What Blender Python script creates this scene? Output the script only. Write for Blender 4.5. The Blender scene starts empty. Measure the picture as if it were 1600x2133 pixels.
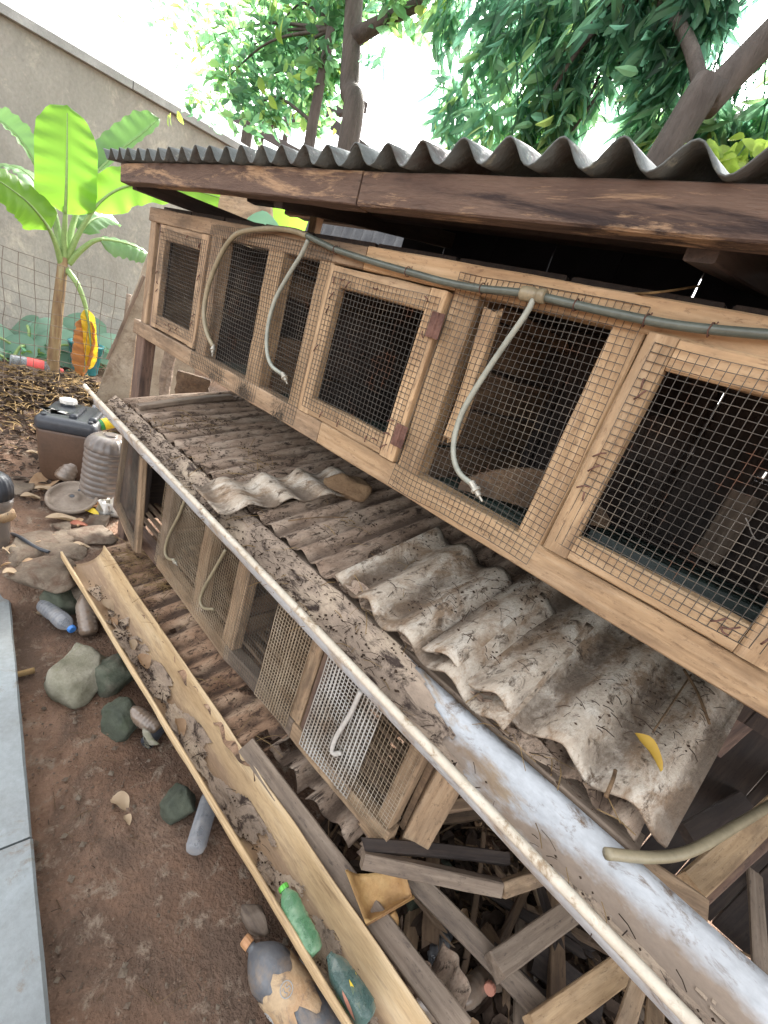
import bpy, math, random
from mathutils import Vector, Matrix, noise
import numpy as np

rnd = random.Random(7)
R = math.radians
scene = bpy.context.scene
COL = scene.collection

# ------------------------------------------------------------------ camera
# world: X along the hutch, Y into it, Z up, metres; the front face of the hutch is Y = 0
CX, CY, CF = 800.0, 1066.5, 933.055
RX = Vector((0.68665323, 0.4556439, -0.56647681))
RY = Vector((0.66354687, -0.07446661, 0.74441943))
RZ = Vector((0.29700656, -0.88704192, -0.35347382))
EYE = Vector((0.0, -0.8, 1.5))

def ray(px, py):
    d = Vector((px - CX, py - CY, CF))
    return Vector((RX.dot(d), RY.dot(d), RZ.dot(d))).normalized()

def P(px, py, ax, val):
    """point where the view ray of a photo pixel meets the plane ax = val"""
    i = 'xyz'.index(ax)
    r = ray(px, py)
    return EYE + r * ((val - EYE[i]) / r[i])

cd = bpy.data.cameras.new('camera')
cam = bpy.data.objects.new('camera', cd)
COL.objects.link(cam)
right = Vector((RX[0], RY[0], RZ[0])); down = Vector((RX[1], RY[1], RZ[1])); fwd = Vector((RX[2], RY[2], RZ[2]))
m3 = Matrix((right, -down, -fwd)).transposed()
cam.matrix_world = Matrix.Translation(EYE) @ m3.to_4x4()
cd.sensor_fit = 'AUTO'
cd.sensor_width = 36.0
cd.lens = 36.0 * CF / 2133.0
cd.clip_start = 0.01
cd.clip_end = 500
scene.camera = cam

# ------------------------------------------------------------------ light
SUN_DIR = Vector((-0.42, 0.62, 0.66)).normalized()      # towards the sun (bright cloud)
elev = math.asin(SUN_DIR.z); azim = math.atan2(SUN_DIR.x, SUN_DIR.y)
world = bpy.data.worlds.new('World'); scene.world = world
world.use_nodes = True
nt = world.node_tree
bg = nt.nodes['Background']
sky = nt.nodes.new('ShaderNodeTexSky')
sky.sky_type = 'NISHITA'; sky.sun_disc = False
sky.sun_elevation = elev; sky.sun_rotation = azim
sky.air_density = 1.0; sky.dust_density = 4.0; sky.ozone_density = 1.0
hsv = nt.nodes.new('ShaderNodeHueSaturation')
hsv.inputs['Saturation'].default_value = 0.15
nt.links.new(sky.outputs[0], hsv.inputs['Color'])
nt.links.new(hsv.outputs[0], bg.inputs['Color'])
bg.inputs['Strength'].default_value = 0.14

sd = bpy.data.lights.new('sun', 'SUN'); sd.energy = 2.2; sd.angle = R(10); sd.color = (1.0, 0.95, 0.88)
so = bpy.data.objects.new('sun', sd); COL.objects.link(so)
so.rotation_euler = (-SUN_DIR).to_track_quat('-Z', 'Y').to_euler()
so.location = (0, 0, 10)

scene.view_settings.view_transform = 'Standard'
scene.view_settings.look = 'None'
scene.view_settings.gamma = 1.0
scene.view_settings.use_curve_mapping = False
scene.view_settings.exposure = 2.85

# ------------------------------------------------------------------ materials
def new_mat(name):
    m = bpy.data.materials.new(name); m.use_nodes = True
    n = m.node_tree.nodes; b = n['Principled BSDF']
    return m, n, m.node_tree.links, b

def coords(n, l, scale, per_object=True, kind='Object'):
    tc = n.new('ShaderNodeTexCoord'); mp = n.new('ShaderNodeMapping')
    mp.inputs['Scale'].default_value = scale
    l.new(tc.outputs[kind], mp.inputs['Vector'])
    if per_object:
        oi = n.new('ShaderNodeObjectInfo'); ml = n.new('ShaderNodeMath'); ml.operation = 'MULTIPLY'
        ml.inputs[1].default_value = 37.0
        l.new(oi.outputs['Random'], ml.inputs[0])
        cb = n.new('ShaderNodeCombineXYZ')
        for k in range(3): l.new(ml.outputs[0], cb.inputs[k])
        l.new(cb.outputs[0], mp.inputs['Location'])
    return mp.outputs[0]

def nz(n, l, vec, scale, detail=6, rough=0.6, dist=0.0):
    t = n.new('ShaderNodeTexNoise')
    t.inputs['Scale'].default_value = scale; t.inputs['Detail'].default_value = detail
    t.inputs['Roughness'].default_value = rough; t.inputs['Distortion'].default_value = dist
    l.new(vec, t.inputs['Vector'])
    return t.outputs['Fac']

def ramp(n, l, fac, stops, mode='LINEAR'):
    r = n.new('ShaderNodeValToRGB'); r.color_ramp.interpolation = mode
    e = r.color_ramp.elements
    while len(e) < len(stops): e.new(0.5)
    for k, (p, c) in enumerate(stops):
        e[k].position = p
        e[k].color = (c, c, c, 1) if isinstance(c, (int, float)) else (*c, 1)
    l.new(fac, r.inputs[0])
    return r.outputs[0]

def mix(n, l, fac, a, b, mode='MIX'):
    m = n.new('ShaderNodeMix'); m.data_type = 'RGBA'; m.blend_type = mode
    if isinstance(fac, (int, float)): m.inputs[0].default_value = fac
    else: l.new(fac, m.inputs[0])
    for sock, v in ((6, a), (7, b)):
        if isinstance(v, tuple): m.inputs[sock].default_value = (*v, 1)
        else: l.new(v, m.inputs[sock])
    return m.outputs[2]

def bump(n, l, b, h, strength, dist=0.004):
    bp = n.new('ShaderNodeBump'); bp.inputs['Strength'].default_value = strength
    bp.inputs['Distance'].default_value = dist
    l.new(h, bp.inputs['Height']); l.new(bp.outputs[0], b.inputs['Normal'])

def wood(name, dark, mid, light, stain=(0.05, 0.03, 0.02), stain_amt=0.5, rough=0.75):
    m, n, l, b = new_mat(name)
    v = coords(n, l, (2.2, 38, 38))
    g = nz(n, l, v, 2.0, 8, 0.62, 0.4)
    c = ramp(n, l, g, [(0.22, dark), (0.5, mid), (0.78, light)])
    v2 = coords(n, l, (5, 14, 14))
    s = ramp(n, l, nz(n, l, v2, 1.1, 6, 0.65, 0.3), [(0.5, 0.0), (0.72, stain_amt)])
    c = mix(n, l, s, c, stain)
    v3 = coords(n, l, (1.2, 3.5, 3.5))
    w3 = ramp(n, l, nz(n, l, v3, 2.3, 8, 0.72, 0.8), [(0.46, 0.0), (0.68, 0.55 * stain_amt + 0.1)])
    c = mix(n, l, w3, c, tuple(0.62 * q + 0.018 for q in dark))
    spk = ramp(n, l, nz(n, l, coords(n, l, (20, 60, 60)), 2.0, 6, 0.75), [(0.56, 0.0), (0.66, 0.7)])
    c = mix(n, l, spk, c, stain)
    oi = n.new('ShaderNodeObjectInfo')
    hv = n.new('ShaderNodeHueSaturation')
    mr = n.new('ShaderNodeMapRange'); mr.inputs[3].default_value = 0.78; mr.inputs[4].default_value = 1.15
    l.new(oi.outputs['Random'], mr.inputs[0]); l.new(mr.outputs[0], hv.inputs['Value']); l.new(c, hv.inputs['Color'])
    l.new(hv.outputs[0], b.inputs['Base Color'])
    b.inputs['Roughness'].default_value = rough
    bump(n, l, b, g, 0.6, 0.003)
    return m

def patchy(name, stops, scale=6.0, stretch=(1, 1, 1), dirt=None, dirt_scale=9.0, dirt_at=(0.5, 0.62), rough=0.85, bstr=0.6,
           bdist=0.004, fine=90.0, detail=8, spec=0.3, dirt2=None, dirt2_scale=3.0, dirt2_at=(0.52, 0.7), metallic=0.0, trough=None):
    """general weathered surface: a ramp over noise, then up to two layers of dirt patches, fine grain relief"""
    m, n, l, b = new_mat(name)
    v = coords(n, l, stretch)
    g = nz(n, l, v, scale, detail, 0.65, 0.2)
    c = ramp(n, l, g, stops)
    h = g
    if dirt2 is not None:
        f = ramp(n, l, nz(n, l, v, dirt2_scale, 7, 0.7, 0.6), [(dirt2_at[0], 0.0), (dirt2_at[1], 1.0)])
        c = mix(n, l, f, c, dirt2)
    if dirt is not None:
        f = ramp(n, l, nz(n, l, v, dirt_scale, 10, 0.75, 0.5), [(dirt_at[0], 0.0), (dirt_at[1], 1.0)])
        c = mix(n, l, f, c, dirt)
    if trough is not None:       # patchy mud along the troughs; in the half pipe also painted-in curve shading
        at = n.new('ShaderNodeAttribute'); at.attribute_name = 'trough'
        mu = n.new('ShaderNodeMath'); mu.operation = 'MULTIPLY'
        l.new(at.outputs['Fac'], mu.inputs[0]); l.new(ramp(n, l, nz(n, l, v, 5.0, 6, 0.7), [(0.36, 0.15), (0.62, 1.0)]), mu.inputs[1])
        c = mix(n, l, ramp(n, l, mu.outputs[0], [(0.25, 0.0), (0.7, 0.85)]), c, trough)
    fn = nz(n, l, v, fine, 4, 0.6)
    c = mix(n, l, 0.35, c, ramp(n, l, fn, [(0.25, 0.35), (0.75, 1.0)]), 'MULTIPLY')
    l.new(c, b.inputs['Base Color'])
    b.inputs['Roughness'].default_value = rough
    b.inputs['Metallic'].default_value = metallic
    b.inputs['Specular IOR Level'].default_value = spec
    ad = n.new('ShaderNodeMath'); ad.operation = 'ADD'
    l.new(g, ad.inputs[0]); l.new(fn, ad.inputs[1])
    bump(n, l, b, ad.outputs[0], bstr, bdist)
    return m

def leafmat(name, cols, trans, tfac=0.45, rough=0.4, scale=3.0, stretch=(1, 1, 1), per_leaf=False):
    m, n, l, b = new_mat(name)
    if per_leaf:
        at = n.new('ShaderNodeAttribute'); at.attribute_name = 'leaf'; fac = at.outputs['Fac']
        c = ramp(n, l, fac, [(k / (len(cols) - 1), q) for k, q in enumerate(cols)])
        tc = ramp(n, l, fac, [(k / (len(trans) - 1), q) for k, q in enumerate(trans)])
    else:
        v = coords(n, l, stretch, False)
        c = ramp(n, l, nz(n, l, v, scale, 3), [(0.3 + 0.4 * k / max(1, len(cols) - 1), q) for k, q in enumerate(cols)])
        edge = ramp(n, l, nz(n, l, v, 9, 8, 0.75), [(0.62, 0.0), (0.74, 0.5)])
        c = mix(n, l, edge, c, tuple(0.5 * q + 0.03 for q in cols[0]))
    l.new(c, b.inputs['Base Color']); b.inputs['Roughness'].default_value = rough
    b.inputs['Specular IOR Level'].default_value = 0.35
    t = n.new('ShaderNodeBsdfTranslucent')
    if per_leaf: l.new(tc, t.inputs['Color'])
    else: t.inputs['Color'].default_value = (*trans, 1)
    mx = n.new('ShaderNodeMixShader'); mx.inputs[0].default_value = tfac
    l.new(b.outputs[0], mx.inputs[1]); l.new(t.outputs[0], mx.inputs[2])
    l.new(mx.outputs[0], n['Material Output'].inputs['Surface'])
    return m

def plain(name, c, rough=0.5, spec=0.4, var=0.25, scale=20, metallic=0.0, bstr=0.15):
    c2 = tuple(x * (1 - var) for x in c)
    return patchy(name, [(0.35, c2), (0.65, c)], scale=scale, rough=rough, spec=spec, bstr=bstr, metallic=metallic)

def plastic(name, c, trans=0.7, rough=0.22, dirt=(0.16, 0.11, 0.07), amount=(0.5, 0.75)):
    """thin-walled see-through plastic with dirt on it"""
    m, n, l, b = new_mat(name)
    v = coords(n, l, (1, 1, 1))
    f = ramp(n, l, nz(n, l, v, 22, 8, 0.7), [(amount[0], 0.0), (amount[1], 1.0)])
    l.new(mix(n, l, f, c, dirt), b.inputs['Base Color'])
    b.inputs['Roughness'].default_value = rough
    b.inputs['Specular IOR Level'].default_value = 0.8
    t = n.new('ShaderNodeBsdfTransparent'); t.inputs['Color'].default_value = (*[0.25 + 0.75 * q for q in c], 1)
    lw = n.new('ShaderNodeLayerWeight'); lw.inputs['Blend'].default_value = 0.35
    a = n.new('ShaderNodeMath'); a.operation = 'MULTIPLY_ADD'; a.use_clamp = True
    l.new(lw.outputs['Facing'], a.inputs[0]); a.inputs[1].default_value = 0.75; a.inputs[2].default_value = 1 - trans
    a2 = n.new('ShaderNodeMath'); a2.operation = 'MULTIPLY_ADD'; a2.use_clamp = True
    l.new(f, a2.inputs[0]); a2.inputs[1].default_value = 0.6; l.new(a.outputs[0], a2.inputs[2])
    mx = n.new('ShaderNodeMixShader'); l.new(a2.outputs[0], mx.inputs[0])
    l.new(t.outputs[0], mx.inputs[1]); l.new(b.outputs[0], mx.inputs[2])
    l.new(mx.outputs[0], n['Material Output'].inputs['Surface'])
    bump(n, l, b, nz(n, l, v, 60, 3), 0.25, 0.003)
    return m

M = {}
M['pine'] = wood('pale pine wood', (0.28, 0.175, 0.09), (0.45, 0.305, 0.17), (0.57, 0.42, 0.265), (0.16, 0.095, 0.052), 0.75)
M['pine_old'] = wood('weathered pine wood', (0.18, 0.115, 0.065), (0.33, 0.225, 0.135), (0.46, 0.34, 0.22), (0.085, 0.055, 0.035), 0.9)
M['dark_wood'] = wood('dark and shaded wood', (0.022, 0.016, 0.014), (0.045, 0.032, 0.026), (0.08, 0.056, 0.042), (0.014, 0.01, 0.01), 0.7)  # near-black tone also stands in for shade inside the cages
M['red_wood'] = wood('reddish brown board', (0.07, 0.04, 0.03), (0.14, 0.085, 0.06), (0.25, 0.17, 0.115), (0.03, 0.02, 0.018), 1.0)
M['grey_wood'] = wood('dirty grey brown timber', (0.12, 0.085, 0.06), (0.22, 0.165, 0.12), (0.33, 0.26, 0.195), (0.06, 0.042, 0.032), 0.8)
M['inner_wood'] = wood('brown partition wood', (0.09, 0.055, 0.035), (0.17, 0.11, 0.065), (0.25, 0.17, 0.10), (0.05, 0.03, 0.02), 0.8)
M['wire'] = patchy('dull wire with rust and dust', [(0.35, (0.055, 0.05, 0.042)), (0.55, (0.11, 0.10, 0.085)), (0.68, (0.20, 0.17, 0.13))], scale=9, dirt=(0.12, 0.06, 0.035), dirt_scale=14, dirt_at=(0.56, 0.64), rough=0.65, fine=150)
M['wire_caked'] = patchy('dirt caked wire', [(0.35, (0.22, 0.15, 0.09)), (0.6, (0.42, 0.34, 0.24)), (0.75, (0.55, 0.52, 0.46))], scale=5, fine=150, bstr=1.0)
M['wire_white'] = patchy('white caked wire', [(0.3, (0.30, 0.23, 0.17)), (0.5, (0.50, 0.47, 0.42)), (0.7, (0.62, 0.60, 0.57))], scale=7, fine=150, bstr=1.0)
M['wire_fence'] = plain('dull brown fence wire', (0.16, 0.12, 0.09), 0.8, 0.3, 0.4, 30)
M['dark_sheet'] = patchy('dark ridged metal', [(0.35, (0.05, 0.05, 0.055)), (0.65, (0.12, 0.12, 0.12))], scale=5, rough=0.5)
M['fascia'] = patchy('worn fascia timber', [(0.3, (0.085, 0.054, 0.042)), (0.6, (0.15, 0.10, 0.074))], scale=10, stretch=(0.5, 3, 3), dirt=(0.38, 0.25, 0.15), dirt_scale=4.5, dirt_at=(0.52, 0.60), dirt2=(0.035, 0.024, 0.022), dirt2_scale=5, dirt2_at=(0.54, 0.66), rough=0.85)
M['rust'] = patchy('rusty hinge metal', [(0.35, (0.09, 0.045, 0.035)), (0.65, (0.19, 0.10, 0.075))], scale=30, rough=0.8, bstr=1.0)
M['roof_metal'] = patchy('grey corrugated roofing', [(0.35, (0.07, 0.08, 0.076)), (0.65, (0.13, 0.145, 0.138))], scale=6, dirt=(0.21, 0.215, 0.17), dirt_scale=28, dirt_at=(0.58, 0.68), dirt2=(0.06, 0.046, 0.038), dirt2_scale=6, dirt2_at=(0.5, 0.66), rough=0.6)
M['cement_sheet'] = patchy('stained fibre cement sheet', [(0.3, (0.36, 0.285, 0.21)), (0.5, (0.50, 0.43, 0.345)), (0.7, (0.62, 0.57, 0.49))], scale=11, stretch=(1.6, 0.8, 1),
    dirt=(0.10, 0.072, 0.05), dirt_scale=30, dirt_at=(0.53, 0.63), dirt2=(0.27, 0.19, 0.125), dirt2_scale=9, dirt2_at=(0.48, 0.60), rough=0.9, bstr=0.8, fine=120, trough=(0.13, 0.095, 0.068))
M['tray_rust'] = patchy('rusty dirty corrugated tray', [(0.3, (0.20, 0.135, 0.095)), (0.5, (0.33, 0.24, 0.175)), (0.68, (0.47, 0.37, 0.285))], scale=12, stretch=(1.8, 0.6, 1),
    dirt=(0.05, 0.034, 0.025), dirt_scale=30, dirt_at=(0.51, 0.61), dirt2=(0.38, 0.31, 0.24), dirt2_scale=4.0, dirt2_at=(0.52, 0.72), rough=0.9, bstr=1.0, fine=110, trough=(0.11, 0.076, 0.055))
M['low_rust'] = patchy('orange rusty corrugated tray', [(0.3, (0.19, 0.105, 0.062)), (0.5, (0.35, 0.22, 0.14)), (0.68, (0.48, 0.35, 0.24))], scale=7, stretch=(1.5, 0.8, 1),
    dirt=(0.07, 0.042, 0.03), dirt_scale=30, dirt_at=(0.51, 0.61), rough=0.9, bstr=1.0, fine=110, trough=(0.08, 0.052, 0.038))
M['gutter_white'] = patchy('white gutter plastic with brown dirt', [(0.3, (0.42, 0.43, 0.44)), (0.7, (0.55, 0.57, 0.59))], scale=8, stretch=(0.7, 1.5, 1),
    dirt=(0.17, 0.115, 0.075), dirt_scale=18, dirt_at=(0.54, 0.66), dirt2=(0.36, 0.27, 0.18), dirt2_scale=7, dirt2_at=(0.52, 0.64), rough=0.5, bstr=0.3, trough=(0.27, 0.185, 0.115))
M['gutter_bead'] = patchy('cream gutter bead', [(0.3, (0.52, 0.46, 0.36)), (0.7, (0.66, 0.60, 0.50))], scale=14, dirt=(0.28, 0.20, 0.12), dirt_scale=22, dirt_at=(0.52, 0.62), rough=0.5, bstr=0.3)
M['gutter_silt'] = patchy('silt in the gutter', [(0.3, (0.24, 0.185, 0.14)), (0.5, (0.40, 0.31, 0.235)), (0.7, (0.60, 0.48, 0.35))], scale=9, stretch=(0.5, 1, 1),
    dirt=(0.06, 0.042, 0.034), dirt_scale=26, dirt_at=(0.50, 0.60), rough=0.95, bstr=1.0, bdist=0.008)
M['bamboo'] = patchy('yellowed gutter plastic', [(0.3, (0.38, 0.25, 0.13)), (0.5, (0.56, 0.40, 0.225)), (0.7, (0.66, 0.52, 0.34))], scale=5, stretch=(0.35, 2.5, 2.5),
    dirt=(0.22, 0.14, 0.085), dirt_scale=14, dirt_at=(0.52, 0.72), rough=0.5, bstr=0.3, trough=(0.30, 0.195, 0.12))
M['cement_wall'] = patchy('stained cement plaster', [(0.3, (0.24, 0.23, 0.205)), (0.5, (0.32, 0.305, 0.27)), (0.7, (0.42, 0.395, 0.34))], scale=1.1, stretch=(1, 1, 0.7),
    dirt=(0.47, 0.43, 0.36), dirt_scale=5, dirt_at=(0.53, 0.68), dirt2=(0.26, 0.24, 0.205), dirt2_scale=1.4, dirt2_at=(0.5, 0.72), rough=0.95, bstr=0.6, bdist=0.01, fine=40)
M['coping'] = patchy('grey cement coping', [(0.3, (0.27, 0.27, 0.26)), (0.7, (0.40, 0.40, 0.39))], scale=6, rough=0.9)
M['soil'] = patchy('reddish brown packed soil', [(0.3, (0.10, 0.058, 0.038)), (0.48, (0.20, 0.118, 0.076)), (0.66, (0.30, 0.19, 0.13))], scale=3.2,
    dirt=(0.28, 0.215, 0.16), dirt_scale=16, dirt_at=(0.54, 0.64), dirt2=(0.13, 0.085, 0.06), dirt2_scale=1.6, dirt2_at=(0.48, 0.62), rough=0.95, bstr=1.0, bdist=0.015, fine=90, detail=12)
M['pave'] = patchy('wet grey paving', [(0.3, (0.13, 0.14, 0.14)), (0.7, (0.21, 0.225, 0.22))], scale=3, dirt=(0.15, 0.12, 0.09), dirt_scale=7.0, dirt_at=(0.56, 0.66),
    dirt2=(0.26, 0.295, 0.305), dirt2_scale=2, dirt2_at=(0.42, 0.72), rough=0.45, bstr=0.25, spec=0.5)
M['rock'] = patchy('brown stone', [(0.3, (0.085, 0.064, 0.047)), (0.5, (0.155, 0.12, 0.088)), (0.7, (0.23, 0.19, 0.145))], scale=9, dirt=(0.11, 0.07, 0.048), dirt_scale=12, dirt_at=(0.48, 0.62), rough=0.9, bstr=0.9)
M['soil_block'] = patchy('brown crumbly block', [(0.3, (0.15, 0.09, 0.05)), (0.7, (0.30, 0.20, 0.115))], scale=9, rough=0.95, bstr=1.0)
M['moss'] = patchy('mossy stone', [(0.3, (0.045, 0.052, 0.04)), (0.5, (0.085, 0.095, 0.068)), (0.7, (0.17, 0.15, 0.115))], scale=7, dirt=(0.045, 0.055, 0.03), dirt_scale=10, dirt_at=(0.5, 0.7), rough=0.9, bstr=0.9)
M['moss_pale'] = patchy('grey stone with yellow moss', [(0.3, (0.13, 0.125, 0.08)), (0.5, (0.23, 0.215, 0.16)), (0.7, (0.33, 0.305, 0.245))], scale=7, dirt=(0.16, 0.17, 0.07), dirt_scale=6, dirt_at=(0.54, 0.68), rough=0.9, bstr=0.9)
M['bark'] = patchy('dark grey bark', [(0.3, (0.05, 0.042, 0.036)), (0.7, (0.12, 0.10, 0.085))], scale=14, stretch=(1, 1, 0.2), rough=0.9, bstr=1.0, bdist=0.01)
M['leaf_citrus'] = leafmat('broad tree leaves', [(0.02, 0.045, 0.02), (0.035, 0.075, 0.03), (0.06, 0.11, 0.035), (0.10, 0.14, 0.035)], [(0.16, 0.36, 0.20), (0.24, 0.52, 0.26), (0.40, 0.68, 0.25), (0.60, 0.75, 0.15)], 0.6, 0.4, per_leaf=True)
M['leaf_mango'] = leafmat('long drooping tree leaves', [(0.02, 0.042, 0.025), (0.03, 0.065, 0.035), (0.05, 0.09, 0.04), (0.09, 0.12, 0.035)], [(0.16, 0.36, 0.25), (0.24, 0.52, 0.34), (0.36, 0.64, 0.34), (0.55, 0.72, 0.20)], 0.62, 0.4, per_leaf=True)
M['leaf_young'] = leafmat('young yellow green leaves', [(0.10, 0.18, 0.03), (0.18, 0.28, 0.05)], (0.45, 0.62, 0.10), 0.5, 0.4, 4)
M['banana'] = leafmat('banana leaf', [(0.10, 0.22, 0.03), (0.14, 0.28, 0.04)], (0.26, 0.52, 0.05), 0.55, 0.4, 6, (1, 1, 1))
M['banana_top'] = leafmat('glossy banana leaf', [(0.12, 0.22, 0.10), (0.17, 0.28, 0.13)], (0.22, 0.45, 0.10), 0.3, 0.3, 6)
M['banana_stem'] = patchy('banana stem', [(0.3, (0.13, 0.075, 0.04)), (0.55, (0.26, 0.18, 0.09)), (0.75, (0.32, 0.30, 0.17))], scale=7, stretch=(3, 3, 0.5), rough=0.6, bstr=0.5)
M['petiole'] = plain('banana stalk', (0.24, 0.36, 0.12), 0.45)
M['dead_leaf'] = leafmat('dead brown banana leaf', [(0.22, 0.09, 0.03), (0.34, 0.15, 0.05)], (0.40, 0.17, 0.05), 0.3, 0.7, 12)
M['yellow_leaf'] = leafmat('yellow banana leaf', [(0.55, 0.36, 0.02), (0.66, 0.45, 0.03)], (0.75, 0.5, 0.04), 0.4, 0.5, 12)
M['taro'] = leafmat('dull blue green leaf', [(0.11, 0.20, 0.145), (0.17, 0.28, 0.205)], (0.15, 0.35, 0.18), 0.25, 0.45, 4)
M['dry_leaf'] = leafmat('dry fallen leaf', [(0.30, 0.18, 0.10), (0.48, 0.33, 0.20)], (0.4, 0.25, 0.1), 0.15, 0.7, 20)
M['dry_leaf_pale'] = leafmat('pale dry leaf', [(0.36, 0.26, 0.165), (0.48, 0.37, 0.25)], (0.5, 0.35, 0.2), 0.15, 0.7, 20)
M['dry_leaf_red'] = leafmat('red brown dry leaf', [(0.26, 0.08, 0.05), (0.36, 0.14, 0.08)], (0.3, 0.1, 0.05), 0.15, 0.7, 20)
M['mustard_leaf'] = leafmat('mustard yellow leaf', [(0.36, 0.22, 0.03), (0.46, 0.30, 0.05)], (0.4, 0.28, 0.05), 0.2, 0.6, 20)
M['twig'] = plain('dry twig', (0.20, 0.13, 0.075), 0.85, 0.2, 0.6, 40)
M['straw'] = plain('straw', (0.36, 0.24, 0.11), 0.85, 0.2, 0.6, 15)
M['litter_dark'] = plain('dark leaf litter', (0.085, 0.058, 0.042), 0.9, 0.2, 0.6, 15)
M['pebble'] = plain('pebble', (0.18, 0.13, 0.095), 0.9, 0.2, 0.5, 6)
M['dropping'] = plain('dung crumbs', (0.07, 0.045, 0.03), 0.95, 0.2, 0.5, 20)
M['hose_dark'] = plain('grey translucent hose', (0.13, 0.15, 0.125), 0.3, 0.5, 0.3)
M['hose_pale'] = plain('pale greenish tube', (0.36, 0.38, 0.32), 0.35, 0.5, 0.25)
M['hose_cream'] = plain('cream stained tube', (0.33, 0.28, 0.18), 0.4, 0.5, 0.25)
M['hose_white'] = plain('white tube', (0.62, 0.59, 0.54), 0.5, 0.4, 0.25)
M['nipple'] = plain('nickel drinker nipple', (0.55, 0.52, 0.44), 0.35, 0.5, 0.3, 30, 0.5)
M['black_plastic'] = plain('black dusty plastic', (0.045, 0.05, 0.06), 0.4, 0.5, 0.3, 12)
M['brown_can'] = plain('brown translucent can', (0.12, 0.07, 0.045), 0.45, 0.4, 0.35, 5)
M['white_plastic'] = plain('white plastic', (0.75, 0.72, 0.66), 0.4, 0.5, 0.1)
M['drum_plate'] = patchy('dusty beige plastic disc', [(0.3, (0.19, 0.145, 0.11)), (0.7, (0.33, 0.275, 0.22))], scale=9, rough=0.7)
M['smoke_bottle'] = plastic('smoky water bottle', (0.20, 0.17, 0.15), 0.45, 0.25)
M['clear_bottle'] = plastic('clear dusty bottle', (0.42, 0.44, 0.47), 0.78, 0.14, (0.26, 0.22, 0.18), (0.45, 0.8))
M['green_bottle'] = plastic('green bottle plastic', (0.24, 0.50, 0.28), 0.72, 0.2, (0.32, 0.36, 0.25), (0.42, 0.75))
M['teal_bottle'] = plastic('teal bottle plastic', (0.17, 0.28, 0.25), 0.72, 0.2, (0.24, 0.2, 0.14), (0.5, 0.8))
M['soda_green'] = plain('green soda bottle', (0.05, 0.30, 0.08), 0.25, 0.5)
M['grey_bottle'] = patchy('grey muddy bottle', [(0.3, (0.07, 0.075, 0.085)), (0.7, (0.15, 0.155, 0.165))], scale=7, dirt=(0.22, 0.165, 0.12), dirt_scale=14, dirt_at=(0.48, 0.66), rough=0.4, spec=0.5, bstr=0.3)
M['brown_bottle'] = plastic('brown muddy bottle', (0.24, 0.19, 0.15), 0.35, 0.3, (0.15, 0.10, 0.065), (0.4, 0.65))
M['blue_cap'] = plain('blue cap', (0.05, 0.22, 0.62), 0.35, 0.5, 0.1)
M['green_cap'] = plain('bright green cap', (0.15, 0.58, 0.08), 0.35, 0.5, 0.1)
M['orange_cap'] = plain('dull orange cap', (0.48, 0.25, 0.12), 0.5, 0.4, 0.2)
M['pink_cap'] = plain('salmon cap', (0.60, 0.27, 0.19), 0.5, 0.4, 0.15)
M['label_yellow'] = plain('yellow label', (0.72, 0.52, 0.03), 0.45, 0.4, 0.1)
M['label_red'] = plain('red label', (0.72, 0.10, 0.09), 0.45, 0.4, 0.2)
M['label_orange'] = patchy('peeling orange label', [(0.35, (0.38, 0.22, 0.11)), (0.6, (0.46, 0.33, 0.20))], scale=14, dirt=(0.20, 0.15, 0.11), dirt_scale=16, rough=0.6)
M['label_mark'] = plain('faded grey print', (0.34, 0.34, 0.33), 0.6, 0.3, 0.1)
M['teal_bucket'] = plain('teal bucket', (0.04, 0.26, 0.28), 0.4, 0.5, 0.3, 5)
M['amber_tin'] = patchy('amber stained tin', [(0.3, (0.24, 0.12, 0.05)), (0.5, (0.40, 0.235, 0.09)), (0.7, (0.50, 0.34, 0.15))], scale=9, dirt=(0.26, 0.14, 0.06), dirt_scale=10, dirt_at=(0.55, 0.75), rough=0.55)
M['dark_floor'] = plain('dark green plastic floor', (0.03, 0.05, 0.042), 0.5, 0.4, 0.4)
M['grime'] = plain('grey matted fur and grime', (0.12, 0.105, 0.085), 0.95, 0.1, 0.6, 30)
M['dim_navy'] = plain('dim space navy', (0.018, 0.022, 0.035), 0.7, 0.3, 0.4, 6)
M['board_mould'] = patchy('mouldy leaning board', [(0.3, (0.22, 0.17, 0.12)), (0.5, (0.36, 0.31, 0.235)), (0.7, (0.45, 0.40, 0.32))], scale=3.5, dirt=(0.13, 0.085, 0.055), dirt_scale=4, dirt_at=(0.52, 0.7), rough=0.9)

# ------------------------------------------------------------------ helpers
W = {}

def put(o, parent=None, Mw=None):
    Mw = Mw if Mw is not None else Matrix.Identity(4)
    COL.objects.link(o)
    if parent is not None:
        o.parent = parent
        o.matrix_basis = W[parent.name].inverted() @ Mw
    else:
        o.matrix_basis = Mw
    W[o.name] = Mw
    return o

def thing(name, label, cat, loc, group=None, rot=None):
    o = bpy.data.objects.new(name, None); o.empty_display_size = 0.05
    Mw = Matrix.Translation(Vector(loc))
    if rot is not None: Mw = Mw @ rot.to_4x4()
    put(o, None, Mw)
    return tag(o, label, cat, group)

def tag(o, label=None, cat=None, group=None, kind=None):
    if label: o['label'] = label
    if cat: o['category'] = cat
    if group: o['group'] = group
    if kind: o['kind'] = kind
    return o

def group_part(name, parent, loc=None):
    """an Empty part that carries sub-parts"""
    o = bpy.data.objects.new(name, None); o.empty_display_size = 0.03
    return put(o, parent, Matrix.Translation(Vector(loc)) if loc is not None else W[parent.name].copy())

class MB:
    def __init__(s): s.v = []; s.f = []; s.m = []
    def add(s, v, f, mi=0):
        k = len(s.v); s.v += [tuple(x) for x in v]; s.f += [tuple(i + k for i in q) for q in f]; s.m += [mi] * len(f)
        return s

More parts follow.
